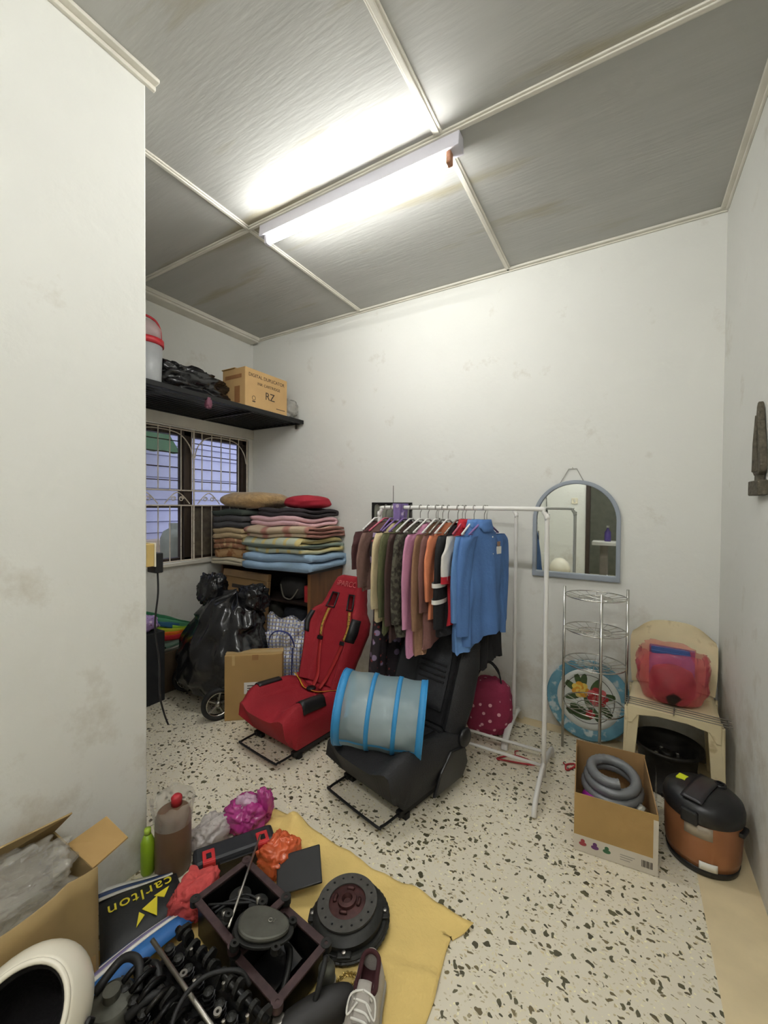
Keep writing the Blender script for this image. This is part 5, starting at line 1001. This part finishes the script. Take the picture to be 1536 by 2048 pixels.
put('bottle_body', G().lathe([(0, 0), (.020, 0), (.024, .01), (.024, .12), (.012, .15), (0, .15)], 24), mat('lime_plastic', (150, 186, 44), rough=.35), gbt, smooth=True); put('bottle_cap', G().lathe([(.012, .148), (.012, .17), (0, .172)], 16), mat('lime_cap', (176, 206, 70), rough=.4), gbt, smooth=True)

# racket bag: a wedge shaped pouch
L1, L2, R1, R2 = Vector((-1.548, .708, 0)), Vector((-1.304, .602, 0)), Vector((-1.434, .893, 0)), Vector((-1.262, .832, 0))
O_ = (L1+L2+R1+R2)/4
rk = thing('racket_bag', 'black racket bag with yellow lettering lying beside the carton', 'bag', (O_.x, O_.y, .004))
def bil(u, v, z): q = (L1*(1-u)+R1*u)*(1-v)+(L2*(1-u)+R2*u)*v-O_; return Vector((q.x, q.y, z))
ph = lambda u, v: .026+.026*(1-abs(2*u-1)**5)*(1-abs(2*v-1)**4)
put('pouch', G().shell(lambda u, v: bil(u*1.1-.02, v, ph(u, v)), lambda u, v: bil(u*1.1-.02, v, 0), [i/18 for i in range(19)], [i/12 for i in range(13)]), mat('black_nylon', (26, 28, 30), rough=.55, var=.1, bump=.1), rk, auto=60)
YB = mat('yellow_print', (222, 206, 50), rough=.5)
tx = bil(0, .36, 0)-bil(1, .30, 0)
text('bag_lettering', 'carlton', .062, frame(bil(.52, .33, .0535), tx, bil(.5, 1, 0)-bil(.5, 0, 0)), YB, rk, ext=.0008, spacing=1.1)
for poly in ([(.50, .60), (.72, .50), (.66, .86)], [(.68, .47), (.90, .42), (.80, .60)], [(.46, .62), (.52, .72), (.40, .84)]):
    pg = [bil(a_, b_, 0) for a_, b_ in poly]; put('logo_shape', G().prism([(q.x, q.y) for q in pg], Matrix.Translation((0, 0, .052)), .0018), YB, rk)
M_BLUEST = mat('royal_blue', (44, 104, 170), rough=.55); M_NAVYST = mat('navy_cloth', (52, 74, 122), rough=.6)
for (v0, v1, m_) in ((-.20, -.12, M_WHITE), (-.12, .0, M_NAVYST), (.0, .06, M_WHITE)):
    put('edge_stripe', G().surf(lambda u, v: bil(u*1.04-.02, v0+(v1-v0)*v, .020+.016*sstep(-.2, .06, v0+(v1-v0)*v)+.003*math.sin(u*6)), 14, 3), m_, rk, smooth=True, solid=.003)
for (v0, v1, z0, m_) in ((.98, 1.05, .036, M_NAVYST), (1.05, 1.09, .050, M_WHITE), (1.09, 1.15, .056, mat('lilac_stripe', (120, 112, 150), rough=.6)), (1.15, 1.20, .060, M_WHITE), (1.20, 1.42, .058, M_BLUEST)):
    put('side_stripe', G().surf(lambda u, v: bil(u*1.32-.26, v0+(v1-v0)*v, z0+.014*math.sin(u*3)-.014*(v0 > 1.18)*v), 16, 3), m_, rk, smooth=True, solid=.004)

# old open carton with plastic inside, and the helmet
oc = thing('old_carton', 'battered open cardboard carton at the near left wall', 'box', (-1.435, .42, .001))
X0, X1, Y0, Y1, ZT = -.135, .145, -.22, .165, .35
def crease(u, v): return Vector((X1-.010*math.exp(-((u-.82)/.05)**2)-.006*math.sin(u*9)*v, Y0+(Y1-Y0)*u, ZT*v*(1+.03*u)))
put('side_wall', G().surf(crease, 24, 8), M_CARTON_OLD, oc, solid=.005, auto=50)
put('wall_side', G().box(X0, X0+.005, Y0, Y1, 0, ZT), M_CARTON_OLD, oc); put('end_wall', G().box(X0+.005, X1-.012, Y1-.005, Y1, 0, ZT), M_CARTON_OLD, oc); put('end_wall', G().box(X0+.005, X1-.012, Y0, Y0+.005, 0, ZT), M_CARTON_OLD, oc); put('bottom', G().box(X0, X1-.012, Y0, Y1, 0, .004), M_CARTON_OLD, oc)
put('flap', G().add([(X0+.002, Y0+.05, ZT), (X0+.002, Y1, ZT), (X0+.075, Y1+.02, ZT+.075), (X0+.045, Y0+.10, ZT+.08)], [(0, 1, 2, 3)]), M_CARTON_OLD, oc, solid=.005)
put('flap', G().add([(X0+.10, Y1-.003, ZT), (X1-.02, Y1-.003, ZT), (X1-.005, Y1+.085, ZT+.035), (X0+.15, Y1+.085, ZT+.05)], [(0, 1, 2, 3)]), M_CARTON, oc, solid=.005)
put('tape_patch', G().surf(lambda u, v: crease(.72+.26*u, .02+.30*v)+Vector((.004, 0, 0)), 6, 4), M_CARTON, oc, smooth=True)
put('clear_bag', blob((0, 0, .06), (.12, .165, .07), 3.7, crumple=.4, freq=2.2, flat=.05, nu=60, nv=38), clear_film('crinkled_film', (206, 202, 192), .3, .1), smooth=True, loc=(-1.430, .40, .285), label='crinkled clear plastic bag inside the battered carton', cat='bag')
put('carton_filling', blob((0, 0, .13), (.115, .17, .135), 2.7, crumple=.1, freq=2, flat=.05, nu=36, nv=22), mat('packed_cloth', (128, 118, 92), rough=.9), smooth=True, loc=(-1.430, .40, .008), label='drab packed bundle low in the battered carton', cat='bundle')
put('low_carton', G().box(-.14, .14, -.14, .13, 0, .075).box(-.145, .145, -.02, .02, .075, .076), M_CARTON_OLD, loc=(-1.12, .345, .001), bevel=.004, label='low carton under the white helmet', cat='box')
hm = thing('helmet', 'white open face helmet with black padding at the bottom left corner', 'helmet', (-1.125, .350, .238))
hm.rotation_euler = (math.radians(38), math.radians(18), math.radians(35))
M_SHELL = mat('helmet_white', (232, 226, 208), rough=.25, var=.02, coat=.3)
def hel(u, v, k=1.): 
    a = u*2*PI; b = v*PI*.735         # from crown (back, -z) round to the open rim (+z)
    r = math.sin(b); return Vector((.128*k*r*math.cos(a), .150*k*r*math.sin(a), -.135*k*math.cos(b)))
put('shell', G().surf(lambda u, v: hel(u, v), 48, 24, cu=True), M_SHELL, hm, smooth=True, solid=.006)
put('rim_trim', G().tube([hel(i/48, 1.) for i in range(48)], .006, 8, closed=True), M_SHELL, hm, smooth=True)
put('padding', G().surf(lambda u, v: hel(u, .94*v, .955)*(1-.12*math.sin(PI*v))+Vector((0, 0, .004)), 48, 18, cu=True), mat('black_padding', (20, 18, 19), rough=.95, bump=.6, bscale=90), hm, smooth=True, solid=.012)
put('padding_roll', G().tube([hel(i/48, .93, .90)+Vector((0, 0, .002)) for i in range(48)], .014, 10, closed=True), mat('black_padding', (20, 18, 19), rough=.95), hm, smooth=True)
put('visor_mount', G().box(-.018, .018, -.05, .05, -.004, .006, frame(hel(.0, .74)+Vector((.004, 0, 0)), (0, 1, 0), (-.2, 0, 1)) @ Matrix.Rotation(PI/2, 4, 'Z')), M_BLACKPLASTIC, hm, bevel=.004)

# ---------------------------------------------------------------- things behind the camera that the mirror shows, then added fill lamps
sw_ = thing('light_switch', 'white light switch seen in the mirror', 'switch', (-.66, YF, 1.50)); put('switch_plate', G().box(-.043, .043, .001, .010, -.043, .043), mat('ivory_plate', (232, 224, 200), rough=.4), sw_, bevel=.003); put('rocker', G().box(-.012, .012, .010, .014, -.02, .02), M_WHITE, sw_, bevel=.002)
so_ = thing('wooden_stool', 'plain wooden stool behind the camera seen in the mirror', 'stool', (-.80, -.62, 0)); put('stool_top', G().box(-.16, .16, -.16, .16, .42, .45), M_CAB, so_, bevel=.005)
for sx in (-1, 1):
    for sy in (-1, 1): put('leg', G().box(sx*.13-.018, sx*.13+.018, sy*.13-.018, sy*.13+.018, 0, .42), M_CAB, so_, bevel=.003)
wp = thing('white_pot', 'white rounded pot on the stool seen in the mirror', 'pot', (-.80, -.62, .451)); put('pot_body', G().lathe([(0, 0), (.09, .0), (.14, .05), (.145, .10), (.11, .18), (.05, .23), (0, .24)], 36), M_SHELL, wp, smooth=True); put('pot_base', G().lathe([(.085, -.0005), (.108, .0), (.112, .03), (.10, .032)], 32), mat('mauve_base', (150, 110, 104), rough=.5), wp, smooth=True)
hk = thing('hanging_strap', 'black strap hanging by a loop on the wall seen in the mirror', 'strap', (-1.06, YF+.006, 1.40)); put('cord', G().tube(spl([(-.04, 0, .30), (0, .003, .22), (.04, 0, .30), (0, .003, .38), (-.04, 0, .30)], 5), .004, 6).tube([(0, .003, .22), (.01, .003, .0)], .004, 6), M_RUBBER, hk, smooth=True); put('strap_grip', G().tube([(.01, .004, .0), (.02, .006, -.18)], .012, 8), M_RUBBER, hk, smooth=True)
ws_ = thing('wash_stand', 'small white wash stand in the hall seen in the mirror', 'stand', (-.30, -1.9, 0)); put('stand_top', G().box(-.17, .17, -.17, .17, .80, .86), M_WHITE, ws_, bevel=.01); put('stand_post', G().box(-.06, .06, -.06, .06, 0, .80), mat('grey_stone', (140, 132, 122), rough=.6), ws_, bevel=.01)
pbt = thing('purple_bottle', 'purple detergent bottle on the wash stand seen in the mirror', 'bottle', (-.25, -1.88, .861)); put('bottle_body', G().lathe([(0, 0), (.045, 0), (.05, .02), (.045, .15), (.02, .19), (.018, .22), (0, .22)], 24), mat('purple_bottle', (96, 80, 150), rough=.3), pbt, smooth=True); put('bottle_cap', G().lathe([(.02, .22), (.02, .25), (0, .25)], 16), M_WHITE, pbt)
def fill_lamp(name, label, x, y, w, mg):
    t = thing(name, label, 'lamp', (x, y, H)); put('lamp_body', G().box(-.6, .6, -.034, .034, -.06, 0).box(-.6, .6, -w, w, -.07, -.06), M_LAMP, t, bevel=.003)  # a wide tray keeps the fill light off the ceiling above
    for sx in (-1, 1): put('lamp_holder', G().box(sx*.575-.012, sx*.575+.012, -.018, .018, -.12, -.066), M_LAMP, t, bevel=.004)
    put('tube', G().tube([(-.56, 0, -.104), (.56, 0, -.104)], .0165, 8), mg, t, smooth=True)
mt2 = mt.copy(); mt2.name = 'fill_tube_glow'; mt2.node_tree.nodes['Principled BSDF'].inputs['Emission Strength'].default_value = TUBE*1.5
fill_lamp('hall_fill_lamp', 'added unseen fill tube on the hall ceiling beyond the doorway', -.1, -1.9, .034, mt)  # added out of view, fills the foreground through the doorway
fill_lamp('rear_fill_lamp', 'added unseen fill tube on the room ceiling behind the camera', -.20, -.40, .11, mt2)  # added out of view for frontal fill on sides facing the camera
